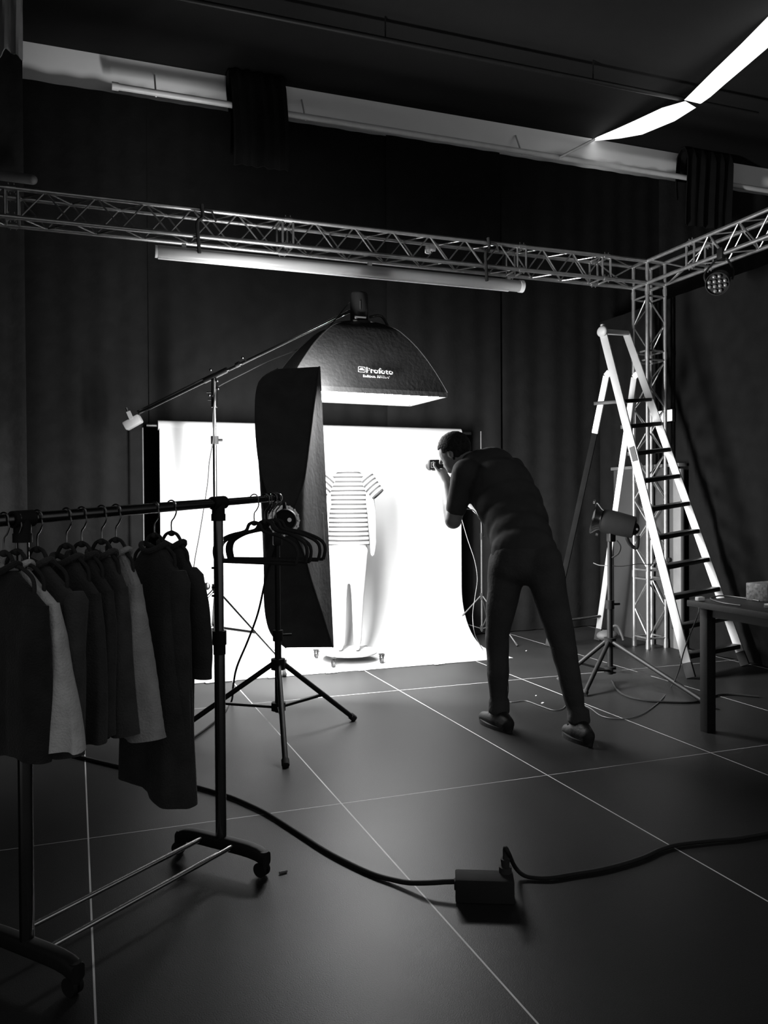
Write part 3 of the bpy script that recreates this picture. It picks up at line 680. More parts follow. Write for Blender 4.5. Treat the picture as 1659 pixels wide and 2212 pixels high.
# ================================================================== LADDER
FLt = G(1493, 1467); FRt = G(1610, 1440); RLt = G(1185, 1397); RRt = G(1290, 1384)
ld = thing('stepladder', 'tall aluminium platform stepladder standing in front of the truss column', 'ladder', (FLt+FRt+RLt+RRt)/4)
tl = RV(1302, 716, FLt, RLt); tr_ = RV(1353, 720, FRt, RRt)
nl = (tr_-tl).normalized()
def rail(name, p, q, w=.062, t=.026, foot=True, m='ladder'):
    b = new(); d = (q-p).normalized(); bar(b, p+d*(.10 if foot else 0), q, t, w, up=d.cross(nl), bev=.003); r_ = obj(name, b, M[m], ld)
    if foot: b = new(); bar(b, p+V((0, 0, .01)), p+d*.12, t+.012, w+.004, up=d.cross(nl), bev=.004); obj('foot', b, M['rubber'], r_)
    return r_
rail('rail', FLt, tl); rail('rail', FRt, tr_)
hl = RV(1318, 803, FLt, RLt); hr = RV(1378, 806, FRt, RRt); h2l = RV(1310, 812, FLt, RLt); h2r = RV(1370, 815, FRt, RRt)
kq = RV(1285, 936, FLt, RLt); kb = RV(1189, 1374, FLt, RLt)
rail('rear_leg', kb, kq, .046, .022, foot=False, m='curtain'); rail('rear_leg_top', kq, h2l, .05, .024, foot=False); rail('rear_leg_end', RLt, kb, .05, .024)  # lower left leg: near-black colour stands in for shade hiding the metal
rail('rear_leg', RRt, h2r, .05, .024)
for p, q in ((hl, h2l), (hr, h2r)):
    b = new(); bar(b, p, q, .03, .05, up=(q-p).cross(nl), bev=.003); obj('hinge_plate', b, M['ladder'], ld)
b = new(); bar(b, tl-nl*.01, tr_+nl*.01, .05, .04, bev=.006); obj('top_handle', b, M['ladder'], ld)
b = new(); ell(b, tl-nl*.015+V((0, 0, .0)), (.03, .06, .045)); box(b, tl+V((0, 0, .03)), (.03, .03, .06), None, .006); obj('end_cap', b, mat('grey_plastic', .22, .6), ld)
ys = [915, 971, 1028, 1087, 1146, 1207, 1270, 1332, 1393]; xs = [1430, 1447, 1468, 1485, 1505, 1525, 1548, 1570, 1592]
for k, (x, y) in enumerate(zip(xs, ys)):
    pR = RV(x-8, y, FRt, RRt); t = (pR.z-FRt.z)/(tr_.z-FRt.z); pL = FLt.lerp(tl, t); pRr = FRt.lerp(tr_, t)
    back = RLt-FLt; back.z = 0; back.normalize()
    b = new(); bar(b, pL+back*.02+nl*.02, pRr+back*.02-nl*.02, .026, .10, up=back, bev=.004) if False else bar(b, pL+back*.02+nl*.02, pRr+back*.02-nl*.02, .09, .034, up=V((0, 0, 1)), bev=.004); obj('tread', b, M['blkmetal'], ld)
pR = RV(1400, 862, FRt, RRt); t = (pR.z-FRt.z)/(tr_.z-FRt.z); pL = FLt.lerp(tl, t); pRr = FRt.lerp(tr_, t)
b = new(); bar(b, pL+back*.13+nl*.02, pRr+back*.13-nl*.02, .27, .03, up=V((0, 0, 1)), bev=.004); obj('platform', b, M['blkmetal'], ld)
b = new(); q1 = RLt.lerp(h2l, (.235)/(h2l.z)); q2 = RRt.lerp(h2r, .235/h2r.z); cyl(b, q1, q2, .014); obj('rear_crossbar', b, M['dchrome'], ld)
b = new(); q = FLt.lerp(tl, .60); d = (tl-FLt).normalized(); bar(b, q-(RT*.0)-nl*.016, q-nl*.016+d*.12, .004, .04, up=d.cross(nl)); obj('sticker', b, mat('dark_sticker', .02, .6), ld)
# ================================================================== RIGHT SIDE: cabinet, sign, flash on stand, table
cz = 1.60
cbn = thing('storage_cabinet', 'tall plain grey cabinet with a paler front strip, behind the truss column', 'cabinet', (4.955, 6.3, 0))
b = new(); box(b, (4.965, 6.42, cz/2), (.06, .86, cz), None, .004); obj('side_panel', b, M['grey'], cbn)
b = new(); box(b, (4.955, 5.94, cz/2-.01), (.04, .10, cz-.02), None, .003); obj('front_strip', b, M['pale'], cbn)
b = new(); box(b, (4.96, 6.38, cz+.015), (.09, .98, .03), None, .004); obj('top_board', b, mat('mid_grey_board', .08, .7), cbn)
b = new(); cyl(b, (4.93, 6.02, .78), (4.905, 6.02, .78), .02); obj('lock', b, M['black'], cbn)
sg = PX(1430, 900, 4.985)
sn = thing('lit_sign', 'small glowing white sign box on the right curtain behind the truss column', 'sign', sg)
b = new(); box(b, sg+V((.012, 0, 0)), (.03, .30, .12), None, .006); obj('case', b, M['black'], sn)
b = new(); box(b, sg+V((-.006, 0, 0)), (.008, .28, .10), None, .003); obj('lit_face', b, M['sign'], sn)
# flash on stand at right
fs = G(1318, 1474)
light_stand('light_stand', 'black tripod light stand carrying the flash head beside the stepladder', (fs.x, fs.y, 0), 1.12, .5, CAMH-(1388-1083)/FPX*5.95+.0, 0, r=.0165, m='blkmetal', lower=CAMH-(1458-1083)/FPX*5.95+.03, tripleg=[G(1540, 1532), G(1207, 1473), G(1262, 1504)])
hcn = PD(1320, 1128, 5.95); fa = (PD(1286, 1120, 6.0)-PD(1372, 1140, 5.92)).normalized()
fh2 = thing('flash_head', 'black studio flash head with a shiny reflector dish, on the stand by the ladder', 'studio light', V((hcn.x, hcn.y, hcn.z-.1)))
b = new(); lathe(b, hcn-fa*.17, fa, [(0, .06), (.01, .078), (.20, .088), (.235, .08)], 28); obj('housing', b, M['black'], fh2)
b = new(); x_, y_, z_ = frame(fa); p0 = hcn+fa*.065; prev = None
for (h, r) in ((0, .07), (.02, .08), (.05, .108), (.06, .114), (.064, .114), (.052, .104), (.022, .074), (.01, .03)):
    c = ring(b, p0+fa*h, x_, y_, r, r, 32)
    if prev: bridge(b, prev, c)
    prev = c
b.faces.new(prev); obj('reflector', b, M['mirror'], fh2)
b = new(); ell(b, p0+fa*.04, (.02,)*3); obj('bulb', b, M['bulb'], fh2)
b = new(); cyl(b, p0+fa*.05+UP*.118, p0+fa*.062+UP*.118, .014); obj('reflector_clip', b, M['chrome'], fh2); b = new(); cyl(b, p0+fa*.03-UP*.112, p0+fa*.045-UP*.112, .010); obj('reflector_clip', b, M['chrome'], fh2)
b = new(); tube(b, smooth_path([hcn-fa*.10-UP*.055, hcn-fa*.13-UP*.12, hcn-fa*.18-UP*.14, hcn-fa*.19-UP*.05], 5), .013, 8); ell(b, hcn-fa*.15+UP*-.01, (.05, .05, .05)); obj('rear_handle', b, M['black'], fh2)
b = new(); cyl(b, hcn-fa*.165-FW*.05-UP*.01, hcn-fa*.165-FW*.058-UP*.01, .008); cyl(b, hcn-fa*.165-FW*.045-UP*.05, hcn-fa*.165-FW*.06-UP*.05, .008); obj('control_knob', b, M['chrome'], fh2)
b = new(); cyl(b, (fs.x, fs.y, 1.10), hcn-UP*.04, .02); box(b, hcn-UP*.10, (.05, .05, .08), None, .008); obj('tilt_bracket', b, M['blkmetal'], fh2)
b = new(); tube(b, smooth_path([PD(x, y, d) for x, y, d in ((1332, 1168, 5.9), (1340, 1180, 5.88), (1336, 1195, 5.88), (1322, 1205, 5.9))], 5), .006, 8); obj('cord_loop', b, M['cable'], fh2)
b = new(); tube(b, smooth_path([G(1322, 1470, .008), G(1335, 1492, .008), G(1360, 1506, .008), G(1400, 1514, .008), G(1450, 1517, .008), G(1505, 1516, .008), G(1560, 1500, .008), G(1640, 1505, .008)], 6), .007, 8)
single('power_cable', b, M['cable'], 'black cable curving over the floor from the stand by the ladder to the table', 'cable', G(1360, 1506))
b = new(); tube(b, smooth_path([PD(x, y, d) for x, y, d in ((1282, 1216, 6.6), (1295, 1221, 6.5), (1318, 1222, 6.3), (1345, 1223, 6.6), (1380, 1218, 6.9), (1405, 1219, 7.0))]+[PX(1440, 1212, 4.93)], 6), .0035, 6)
single('cord', b, M['wcable'], 'pale cord stretched behind the flash stand towards the truss column', 'cord', PD(1318, 1222, 6.3))
b = new(); q = PD(1312, 1368, 7.35); ell(b, q+V((0, 0, -.02)), (.1, .08, .05)); tube(b, smooth_path([q, q+rx*.05+V((0, 0, .06)), q+rx*.1+V((0, 0, .05)), q+rx*.14-V((0, 0, .06))], 5), .012, 8)
single('bag', b, mat('grey_bag', .05, .7), 'small grey bag with a handle on the floor behind the flash stand', 'bag', (q.x, q.y, 0))
# table
tcn = G(1483, 1296, .735); tcx, tcy = tcn.x, tcn.y; TH = .735
tb2 = thing('table', 'dark square-edged table cut off by the right edge of the picture', 'table', (tcx+.4, tcy-.8, 0))
b = new(); box(b, (tcx+.375, tcy-.8, TH-.018), (.75, 1.6, .036), None, .004); obj('tabletop', b, M['table'], tb2)
for (x, y) in ((tcx+.07, tcy-.09), (tcx+.68, tcy-.09), (tcx+.07, tcy-1.5), (tcx+.68, tcy-1.5)):
    b = new(); box(b, (x, y, (TH-.036)/2), (.06, .06, TH-.036), None, .004); obj('leg', b, M['blkmetal'], tb2)
b = new(); box(b, (tcx+.375, tcy-.06, TH-.06), (.6, .025, .05)); box(b, (tcx+.07, tcy-.8, TH-.06), (.025, 1.4, .05)); obj('apron', b, M['blkmetal'], tb2)
q = G(1512, 1298, TH); b = new(); box(b, q+V((0, 0, .012)), (.045, .03, .022), None, .004)
single('paper_tag', b, M['white'], 'small white tag at the corner of the dark table', 'tag', q)
b = new(); lp = G(1640, 1312, TH); box(b, lp+V((.17, -.12, .008)), (.30, .24, .013), rotz(.2), .003); 
lt = thing('laptop', 'thin closed silver laptop on the dark table at the right edge', 'laptop', lp+V((.17, -.12, .0)))
obj('base', b, M['chrome'], lt); b = new(); box(b, lp+V((.17, -.12, .0195)), (.30, .24, .007), rotz(.2), .003); obj('lid', b, M['white'], lt)
q = G(1659, 1300, TH); b = new(); box(b, q+V((.07, .06, .05)), (.22, .14, .10), rotz(.15), .006)
single('equipment_box', b, mat('speckled_grey_case', .2, .5, var=.6, scale=60), 'dark grey case on the table behind the laptop', 'case', q+V((.07, .06, 0)))
b = new(); lz = TH+.006; tube(b, smooth_path([G(1640, 1298, lz), G(1600, 1291, lz), G(1560, 1287, lz), G(1540, 1290, lz), G(1536, 1294, lz), G(1560, 1302, lz), G(1600, 1308, lz)], 6), .004, 6)
single('data_cable', b, M['wcable'], 'thin pale cable curled in a loop on the dark table', 'cable', G(1560, 1300, TH))
b = new(); tube(b, smooth_path([G(1510, 1312, TH-.02), PD(1507, 1330, 3.95), PD(1490, 1372, 4.1), PD(1476, 1412, 4.3), PD(1466, 1450, 4.5), G(1452, 1480, .02), G(1430, 1510, .005), G(1400, 1535, .005), G(1370, 1549, .005), G(1335, 1553, .005), G(1300, 1547, .005), G(1275, 1530, .005), G(1255, 1522, .005), G(1228, 1520, .005), G(1215, 1531, .005), G(1195, 1534, .005), G(1165, 1524, .005), G(1135, 1514, .005), G(1105, 1517, .005), G(1096, 1510, .005), PD(1098, 1490, 5.0), PD(1096, 1460, 4.95), PD(1090, 1400, 4.9)], 6), .0032, 6)
single('tether_cable', b, M['wcable'], 'thin pale cable hanging from the table and snaking behind the photographer\'s feet', 'cable', G(1335, 1553))
# ================================================================== GARMENT RACK
bar_dir = V((.768, .640, 0)).normalized(); perp = V((bar_dir.y, -bar_dir.x, 0))
pR_ = V((.482, 3.003, 0)); pL_ = V((-.135, 2.49, 0))
tR = PD(470, 1086, (pR_-CC).dot(FW)); tL = V((pL_.x, pL_.y, 1.262)); tR = V((pR_.x, pR_.y, tR.z))
bd3 = (tR-tL).normalized()
gr_ = thing('garment_rack', 'chrome garment rack on wheels crowded with clothes, at the left', 'clothes rack', (pR_+pL_)/2)
# bar, extending past the right post
def bar_at_px(x):
    lo, hi = -1.2, 1.2
    for _ in range(50):
        md = (lo+hi)/2; p = tR+bd3*md-CC; xx = 829.5+FPX*p.dot(RT)/p.dot(FW)
        if xx < x: lo = md
        else: hi = md
    return lo
eR = tR+bd3*bar_at_px(598); eL = tL-bd3*.75
b = new(); cyl(b, eL, eR, .0135, n=20); cyl(b, tL-bd3*.1, tR, .0165, n=20); obj('top_bar', b, M['dchrome'], gr_)
b = new(); ell(b, eR+bd3*.006, (.019,)*3); cyl(b, eR-bd3*.02, eR+bd3*.004, .017); obj('end_knob', b, M['dchrome'], gr_)
for P_, Tt in ((pR_, tR), (pL_, tL)):
    b = new(); cyl(b, P_+V((0, 0, .07)), P_+V((0, 0, .80)), .0195, n=20); cyl(b, P_+V((0, 0, .78)), Tt, .0165, n=20); po = obj('post', b, M['dchrome'], gr_)
    b = new(); cyl(b, P_+V((0, 0, .795)), P_+V((0, 0, .845)), .0255); cyl(b, P_+V((0, 0, .76)), P_+V((0, 0, .80)), .022); obj('post_collar', b, M['black'], po)
    b = new(); cyl(b, Tt-bd3*.032, Tt+bd3*.032, .0235); cyl(b, Tt-V((0, 0, .065)), Tt, .0235); cyl(b, Tt-V((0, 0, .065)), Tt-V((0, 0, .04)), .026); obj('tee_joint', b, M['black'], po)
    for k, zz in enumerate((1.0, 1.07, .97)):
        b = new(); cyl(b, P_+V((0, 0, zz)), P_+V((0, 0, zz))-rx*.026, .004, n=8); obj('spring_button', b, M['black'], po)
    # wheeled foot: arched bar with two casters
    R = Matrix((perp, bar_dir, V((0, 0, 1)))).transposed(); b = new(); hw = .205
    prev = None
    for i in range(13):
        s = -hw+2*hw*i/12; zz = .083-.02*(abs(s)/hw)**6; c = P_+perp*s+V((0, 0, zz)); row = []
        for (u, w) in rr(.044, .046, .012, 3): row.append(b.verts.new(c+bar_dir*(u-.022)+V((0, 0, w-.023))))
        if prev: bridge(b, prev, row)
        else: b.faces.new(row[::-1])
        prev = row
    b.faces.new(prev)
    for s in (-hw+.012, hw-.012): cyl(b, P_+perp*s+V((0, 0, .04)), P_+perp*s+V((0, 0, .09)), .017)
    ft = obj('base_foot', b, M['black'], gr_)
    for s in (-hw+.012, hw-.012):
        c = P_+perp*s; dd = bar_dir if s > 0 else (bar_dir-perp*.5).normalized(); b = new(); cyl(b, c+V((0, 0, .026))-dd*.016-perp*.01, c+V((0, 0, .026))-dd*.004-perp*.01, .025, n=20); cyl(b, c+V((0, 0, .026))+dd*.004-perp*.01, c+V((0, 0, .026))+dd*.016-perp*.01, .025, n=20)
        cyl(b, c+V((0, 0, .026))-dd*.006-perp*.01, c+V((0, 0, .026))+dd*.006-perp*.01, .012); cyl(b, c+V((0, 0, .03)), c+V((0, 0, .06)), .012); obj('caster', b, M['black'], ft)
for s in (-.075, .068):
    b = new(); cyl(b, pL_+perp*s+V((0, 0, .088)), pR_+perp*s+V((0, 0, .088)), .0085, n=12); obj('lower_rail', b, M['chrome'], gr_)
# ---- hangers
def hook_pts(H, side=1):
    """wire hook round the bar at H, then down the stem; returns points, end"""
    pts = []
    for a in range(-20, 215, 20): pts.append(H+perp*(.021*cos(radians(a))*side)+V((0, 0, .021*sin(radians(a))))) 
    pts = pts[::-1]
    pts += [H+perp*(.022*side)+V((0, 0, -.02)), H+perp*(.012*side)+V((0, 0, -.038)), H+V((0, 0, -.052)), H+V((0, 0, -.085))]
    return smooth_path(pts, 3), H+V((0, 0, -.085))
def hanger_body(b, E, hw=.2, drop=.095, r=.0065, barb=True):
    nk = smooth_path([E+V((0, 0, .0)), E+perp*.025-V((0, 0, .008)), E+perp*.045-V((0, 0, .035)), E+perp*(hw*.6)-V((0, 0, drop*.55)), E+perp*(hw*.92)-V((0, 0, drop*.85)), E+perp*hw-V((0, 0, drop*1.2)), E+perp*(hw*.96)-V((0, 0, drop*1.62))], 4)
    nk2 = [E-perp*((p-E).dot(perp))+V((0, 0, (p-E).z)) for p in nk]
    tube(b, nk, r, 8); tube(b, nk2, r, 8)
    if barb: tube(b, [nk[-1], nk2[-1]], r*.9, 8)
    # small arch web under the stem
    ell(b, E-V((0, 0, .004)), (.012, .009, .010))
def make_hanger(H, label, group, side=1):
    T = thing('clothes_hanger', label, 'hanger', H, group=group)
    pts, E = hook_pts(H, side); b = new(); tube(b, pts, .0024, 8); obj('hook', b, M['dchrome'], T)
    b = new(); hanger_body(b, E); obj('frame', b, M['cloth'], T); return T
gh = 'empty hangers on the end of the garment rack'
h0p = tR+bd3*bar_at_px(549)
h0 = make_hanger(h0p, 'empty black hanger hanging first beyond the rack post, apart from the others', gh)
offs = ((572, 'empty black hanger second from the rack post, in the bunch at the bar end'), (578, 'empty black hanger third from the rack post, in the middle of the bunch'), (588, 'empty black hanger fourth from the rack post, in front of the flash head'), (596, 'empty black hanger outermost on the rack, next to the end knob'))
for k, (x, lab) in enumerate(offs):
    o = dup(h0, tR+bd3*bar_at_px(x), lab); o.rotation_euler = (0, 0, (.12, -.1, .2, .3)[k])
# ---- garments
def garment(name, px, label, m, hw=.2, hem=.55, flare=.02, shoulder=.02, thick=.03, seed=0, sleeves=None, rib=0.0, hemtilt=0.0, cat='garment', side=1, yaw=0.0, wave=.25, topdrop=0.0):
    H = tR+bd3*bar_at_px(px); rnd = random.Random(seed); ph = rnd.random()*6
    pe = Matrix.Rotation(yaw, 3, 'Z') @ perp; bd_ = V((-pe.y, pe.x, 0))
    T = thing(name, label, cat, V((H.x, H.y, hem)), group='clothes hanging on the garment rack')
    zsh = H.z-.135-topdrop; b = new(); n = 56; prev = None; rows = 30
    for i in range(rows+1):
        t = i/rows; z = zsh+(hem-zsh)*t
        if t < .12: w = .045+(hw-.045)*sin(t/.12*pi/2)**.8; z = zsh-(.105)*(w-.045)/(hw-.045)*.75-(zsh-hem)*t*.25
        else: w = hw+flare*((t-.12)/.88)**1.1
        z_ = zsh-.08-(zsh-.08-hem)*((t-.12)/.88) if t >= .12 else z
        row = []
        for j in range(n):
            a = 2*pi*j/n; cx_ = cos(a); sx_ = sin(a)
            u = w*(abs(cx_)**.8)*(1 if cx_ > 0 else -1); th = thick*(.5+.7*min(1, t*3))
            fold = wave*th*sin(u*38+ph+1.2*sin(t*3+ph))*min(1, t*2)+.25*wave*th*sin(u*90+ph)
            v = th*(abs(sx_)**.6)*(1 if sx_ > 0 else -1)+fold
            if rib: v += rib*sin(u*2*pi/.0085)*(1 if sx_ > 0 else -1)
            row.append(b.verts.new(V((H.x, H.y, 0))+pe*u+bd_*v+V((0, 0, z_+hemtilt*u*t+.006*sin(u*30+ph)*t))))
        if prev: bridge(b, prev, row)
        else: b.faces.new(row)
        prev = row
    b.faces.new(prev[::-1]); obj('body', b, m, T, ang=60)
    if sleeves:
        ln, rr0, out = sleeves
        for s in (-1, 1):
            b = new(); S = V((H.x, H.y, zsh-.085))+pe*(s*(hw-.02)); prev = None; K = 16
            for i in range(K+1):
                t = i/K; c = S+pe*(s*out*(sin(min(1, t*1.6)*pi/2)))+bd_*(.006*sin(t*5+ph))-V((0, 0, ln*t-.02)); ru = rr0*(1-.28*t)*(1+.05*sin(t*14+ph)); rv = .022+.012*(1-t)
                row = ring(b, c, pe, bd_, ru*(.55 if i == 0 else 1), rv*(.6 if i == 0 else 1), 20)
                if prev: bridge(b, prev, row)
                else: b.faces.new(row)
                prev = row
            b.faces.new(prev[::-1]); sl = obj('sleeve', b, m, T, ang=60)
            b = new(); c2 = c; lo = ring(b, c2+V((0, 0, .03)), pe, bd_, ru*1.06, rv*1.1, 20); l2 = ring(b, c2-V((0, 0, .003)), pe, bd_, ru*1.06, rv*1.1, 20); bridge(b, lo, l2); b.faces.new(lo); b.faces.new(l2[::-1]); obj('cuff', b, m, sl)
    # collar band
    b = new(); zc_ = zsh+.008; tube(b, [V((H.x, H.y, zc_))+pe*(.052*cos(2*pi*i/20))+bd_*(.03*sin(2*pi*i/20))+V((0, 0, .012*cos(4*pi*i/20))) for i in range(20)], .009, 8, True); obj('collar', b, m, T)
    hg = thing('clothes_hanger', 'wire hook and hanger shoulders inside the '+name.replace('_', ' ')+{'dark_blouse': (' next to the light grey shirt' if px < 100 else ' in mid rack')}.get(name, ''), 'hanger', H, group='hangers inside the hanging clothes')
    pts, E = hook_pts(H, side); b = new(); tube(b, pts, .0024, 8); obj('hook', b, M['dchrome'], hg)
    b = new(); hanger_body(b, E-V((0, 0, topdrop)), hw=hw*.72, drop=.075, barb=False, r=.0055)
    obj('frame', b, M['cloth'], hg)
    return T
gd = lambda v, nm: mat(nm, v, .95, spec=.05, var=.2, scale=14, bump=.4, bscale=160, sheen=.1)
garment('black_dress', 8, 'plain black narrow dress hanging nearest, in front of the pale grey shirt', gd(.022, 'black_wool'), hw=.17, hem=.635, flare=-.005, seed=2, thick=.03)
garment('pale_shirt', 35, 'light grey flaring shirt, the palest garment on the rack', gd(.45, 'light_grey_knit'), hw=.155, hem=.655, flare=.085, seed=3, thick=.035, hemtilt=-.02, wave=.4)
garment('dark_blouse', 80, 'dark boxy blouse with sloping shoulders just behind the light grey shirt', gd(.05, 'charcoal_cloth'), hw=.17, hem=.62, flare=.0, seed=4, thick=.03, sleeves=(.42, .03, .0))
garment('dark_blouse', 143, 'dark loose blouse squeezed fourth to the left of the corduroy jacket', gd(.04, 'soft_black_cloth'), hw=.13, hem=.62, flare=.02, seed=5, thick=.03)
garment('black_cardigan', 176, 'black cardigan with drooping folds in the middle of the rack', gd(.035, 'black_knit'), hw=.12, hem=.63, flare=.01, seed=6, thick=.03)
garment('grey_jacket', 219, 'dark grey soft jacket hanging just in front of the ribbed one', gd(.05, 'dark_grey_wool'), hw=.10, hem=.62, flare=.04, seed=7, thick=.035)
garment('corduroy_jacket', 250, 'ribbed corduroy jacket with a pale edge, third from the right on the rack', gd(.3, 'corduroy'), hw=.10, hem=.595, flare=.085, seed=8, thick=.035, rib=.0012, hemtilt=.0)
garment('black_coat', 333, 'long black coat, second from the right, hanging lowest towards the floor', gd(.035, 'black_coat_wool'), hw=.125, hem=.37, flare=.02, seed=9, thick=.045, sleeves=(.62, .04, .005), hemtilt=-.30)
garment('long_coat', 370, 'long black sleeved coat hanging last, against the white backdrop', gd(.03, 'black_felt'), hw=.10, hem=.36, flare=-.03, seed=10, thick=.045, sleeves=(.36, .05, .045), side=1)
# ================================================================== FLOOR CABLES AND POWER BOX
gl = lambda pts, z: [G(x, y, z) for x, y in pts]
b = new(); rC = .0085
tube(b, smooth_path(gl([(236, 1591), (190, 1604), (150, 1612), (128, 1621), (150, 1629), (200, 1642), (250, 1654), (330, 1674), (415, 1697), (455, 1708), (500, 1722), (540, 1739), (580, 1759), (640, 1797), (700, 1836), (760, 1868), (810, 1890)], rC)+[G(850, 1901, .012), G(885, 1907, .02), G(925, 1907, .035), G(960, 1905, .042), G(985, 1904, .045)], 6), rC, 10)
single('extension_cable', b, M['cable'], 'thick black cable running over the floor from under the clothes to the power box', 'cable', G(580, 1759))
bxa = G(984, 1953); bxb = G(1112, 1957); dx_ = (bxb-bxa).normalized(); dy_ = V((-dx_.y, dx_.x, 0)); bw = (bxb-bxa).length; R = Matrix((dx_, dy_, V((0, 0, 1)))).transposed()
pb = thing('power_box', 'black cable power box lying on the floor between two cables', 'power box', (bxa+bxb)/2+dy_*.045)
b = new(); box(b, (bxa+bxb)/2+dy_*.045+V((0, 0, .039)), (bw, .085, .076), R, .005); obj('body', b, mat('matte_black_plastic', .02, .8, spec=.05), pb)
b = new(); pl_ = bxb-dx_*.025+dy_*.07+V((0, 0, .07)); 
box(b, bxa+dx_*.004+dy_*.045+V((0, 0, .045)), (.016, .03, .03), R, .003)
obj('cable_gland', b, M['rubber'], pb)
pg = thing('power_plug', 'black plug standing upright in the power box with its cable bending right', 'plug', pl_)
b = new(); cyl(b, pl_, pl_+V((0, 0, .026)), .021, n=20); cyl(b, pl_+V((0, 0, .026)), pl_+V((0, 0, .052)), .013, .016, n=16); obj('body', b, M['rubber'], pg)
b = new(); cyl(b, pl_+V((0, 0, .05)), pl_+V((.0, 0, .09)), .009, .007, n=12); obj('strain_relief', b, M['rubber'], pg)
tpz = pl_+V((0, 0, .088))
b = new(); tube(b, smooth_path([tpz-V((0, 0, .03)), tpz, tpz+dx_*.012-V((0, 0, .02)), G(1112, 1872, .04), G(1130, 1890, .014)]+gl([(1155, 1896), (1190, 1896), (1240, 1888), (1290, 1880), (1340, 1868), (1390, 1852), (1430, 1834), (1470, 1824), (1540, 1816), (1600, 1810), (1680, 1795), (1760, 1780)], rC), 6), .0075, 10)
single('extension_cable', b, M['cable'], 'black cable leaving the power box towards the right edge of the floor', 'cable', G(1240, 1888))
q = G(612, 1887); b = new(); cap(b, q+V((-.012, 0, .005)), .0045, q+V((.012, .004, .005)), .0045, 10)
single('chalk_stub', b, M['pale'], 'short pale stub lying on the floor beside the rack wheel', 'litter', q)
for (x, y, s, lab) in ((1172, 1519, .012, 'tiny white scrap on the floor between the photographer\'s feet, nearer one'), (1158, 1503, .006, 'tiny white speck on the floor between the photographer\'s feet, farther one'), (1137, 1406, .007, 'tiny white speck on the floor behind the photographer\'s left leg')):
    q = G(x, y); b = new(); box(b, q+V((0, 0, .002)), (s*2, s*.9, .003), rotz(.6)); single('paper_scrap', b, M['white'], lab, 'litter', q, smooth=False)
q = G(232, 1588); b = new(); box(b, q+V((0, 0, .01)), (.05, .03, .018), rotz(.5), .003); single('cable_connector', b, M['pale'], 'small pale connector at the cable end under the clothes', 'connector', q)
# ================================================================== PHOTOGRAPHER
man = thing('person', 'man in black T-shirt and dark trousers bending forward to look through a camera', 'person', (2.40, 4.06, 0))
HC = PD(981, 977, 5.22)
fdir = (RT*-.85+FW*.50-UP*.30).normalized(); sdir = fdir.cross(UP).normalized(); hup = sdir.cross(fdir).normalized()
if hup.dot(UP) < 0: hup = -hup
HR = Matrix((sdir, fdir, hup)).transposed()
def hp(s, f, u): return HC+sdir*s+fdir*f+hup*u
b = new()
ell(b, hp(0, 0, .012), (.078, .100, .102), HR); ell(b, hp(0, .028, -.045), (.056, .062, .078), HR); ell(b, hp(0, .055, -.098), (.028, .026, .022), HR)
cap(b, hp(0, .085, .0), .009, hp(0, .108, -.032), .013); cap(b, hp(-.02, .082, .016), .013, hp(.02, .082, .016), .013); cap(b, hp(-.014, .082, -.066), .009, hp(.014, .082, -.066), .009)
for s in (-1, 1):
    ell(b, hp(s*.078, -.008, -.012), (.009, .019, .032), HR); ell(b, hp(s*.03, .078, -.002), (.014, .01, .01), HR)
NK = PD(1030, 1000, 5.16)
cap(b, hp(0, -.03, -.05), .055, NK, .066)
shL = PD(1006, 1022, 5.05); shR = PD(1105, 1015, 5.25)
chest = PD(1083, 1058, 5.02); waist = PD(1116, 1130, 4.88); hips = PD(1132, 1192, 4.72)
Rb = rotz(-YAW)
def torso(b, g=0.0):
    ell(b, PD(1062, 1016, 5.12), (.155+g, .13+g, .14+g), Rb); ell(b, chest, (.20+g, .145+g, .19+g), Rb); ell(b, waist, (.185+g, .14+g, .19+g), Rb); ell(b, hips, (.185+g, .13+g, .15+g), Rb)
    ell(b, PD(1100, 1090, 4.95), (.20+g, .14+g, .17+g), Rb); ell(b, PD(1125, 1160, 4.8), (.18+g, .135+g, .16+g), Rb)
torso(b, -.012)
elL = PD(979, 1124, 5.10); wrL = PD(963, 1046, 5.30); elR = PD(1050, 1110, 5.45); wrR = PD(968, 1040, 5.46)
cap(b, shL, .07, elL, .05); cap(b, elL, .053, elL.lerp(wrL, .35), .05); cap(b, elL.lerp(wrL, .35), .05, wrL, .029)
cap(b, shR, .07, elR, .048); cap(b, elR, .048, wrR, .029)
# hands
CAMP = PD(937, 1004, 5.40)
def hand(b, wr, palm, fdirs, spread, th):
    cap(b, wr, .028, palm, .034); 
    for k, (L_, off) in enumerate(zip((.030, .034, .032, .026), (-1.5, -.5, .5, 1.5))):
        base = palm+spread*(off*.018)+fdirs[0]*.022; j1 = base+fdirs[0]*L_; j2 = j1+fdirs[1]*(L_*.75); j3 = j2+fdirs[2]*(L_*.6)
        cap(b, base, .0095, j1, .009, 10); cap(b, j1, .009, j2, .0082, 10); cap(b, j2, .0082, j3, .0072, 10)
    t0 = palm+th*.028-fdirs[0]*.012; t1 = t0+th*.022+fdirs[0]*.022; t2 = t1+fdirs[0]*.026; cap(b, t0, .013, t1, .011, 10); cap(b, t1, .011, t2, .009, 10)
hand(b, wrL, PD(952, 1024, 5.37), [(-RT*.5+UP*.6+FW*.2).normalized(), (UP*.7-RT*.5).normalized(), (UP*.8+RT*.3).normalized()], FW*1.0, (RT*.7+UP*.3).normalized())
hand(b, wrR, PD(951, 1017, 5.47), [(-RT*.6+UP*.5-FW*.1).normalized(), (-RT*.7-FW*.5).normalized(), (-FW*.8).normalized()], UP*1.0, (RT*.4-FW*.6).normalized())
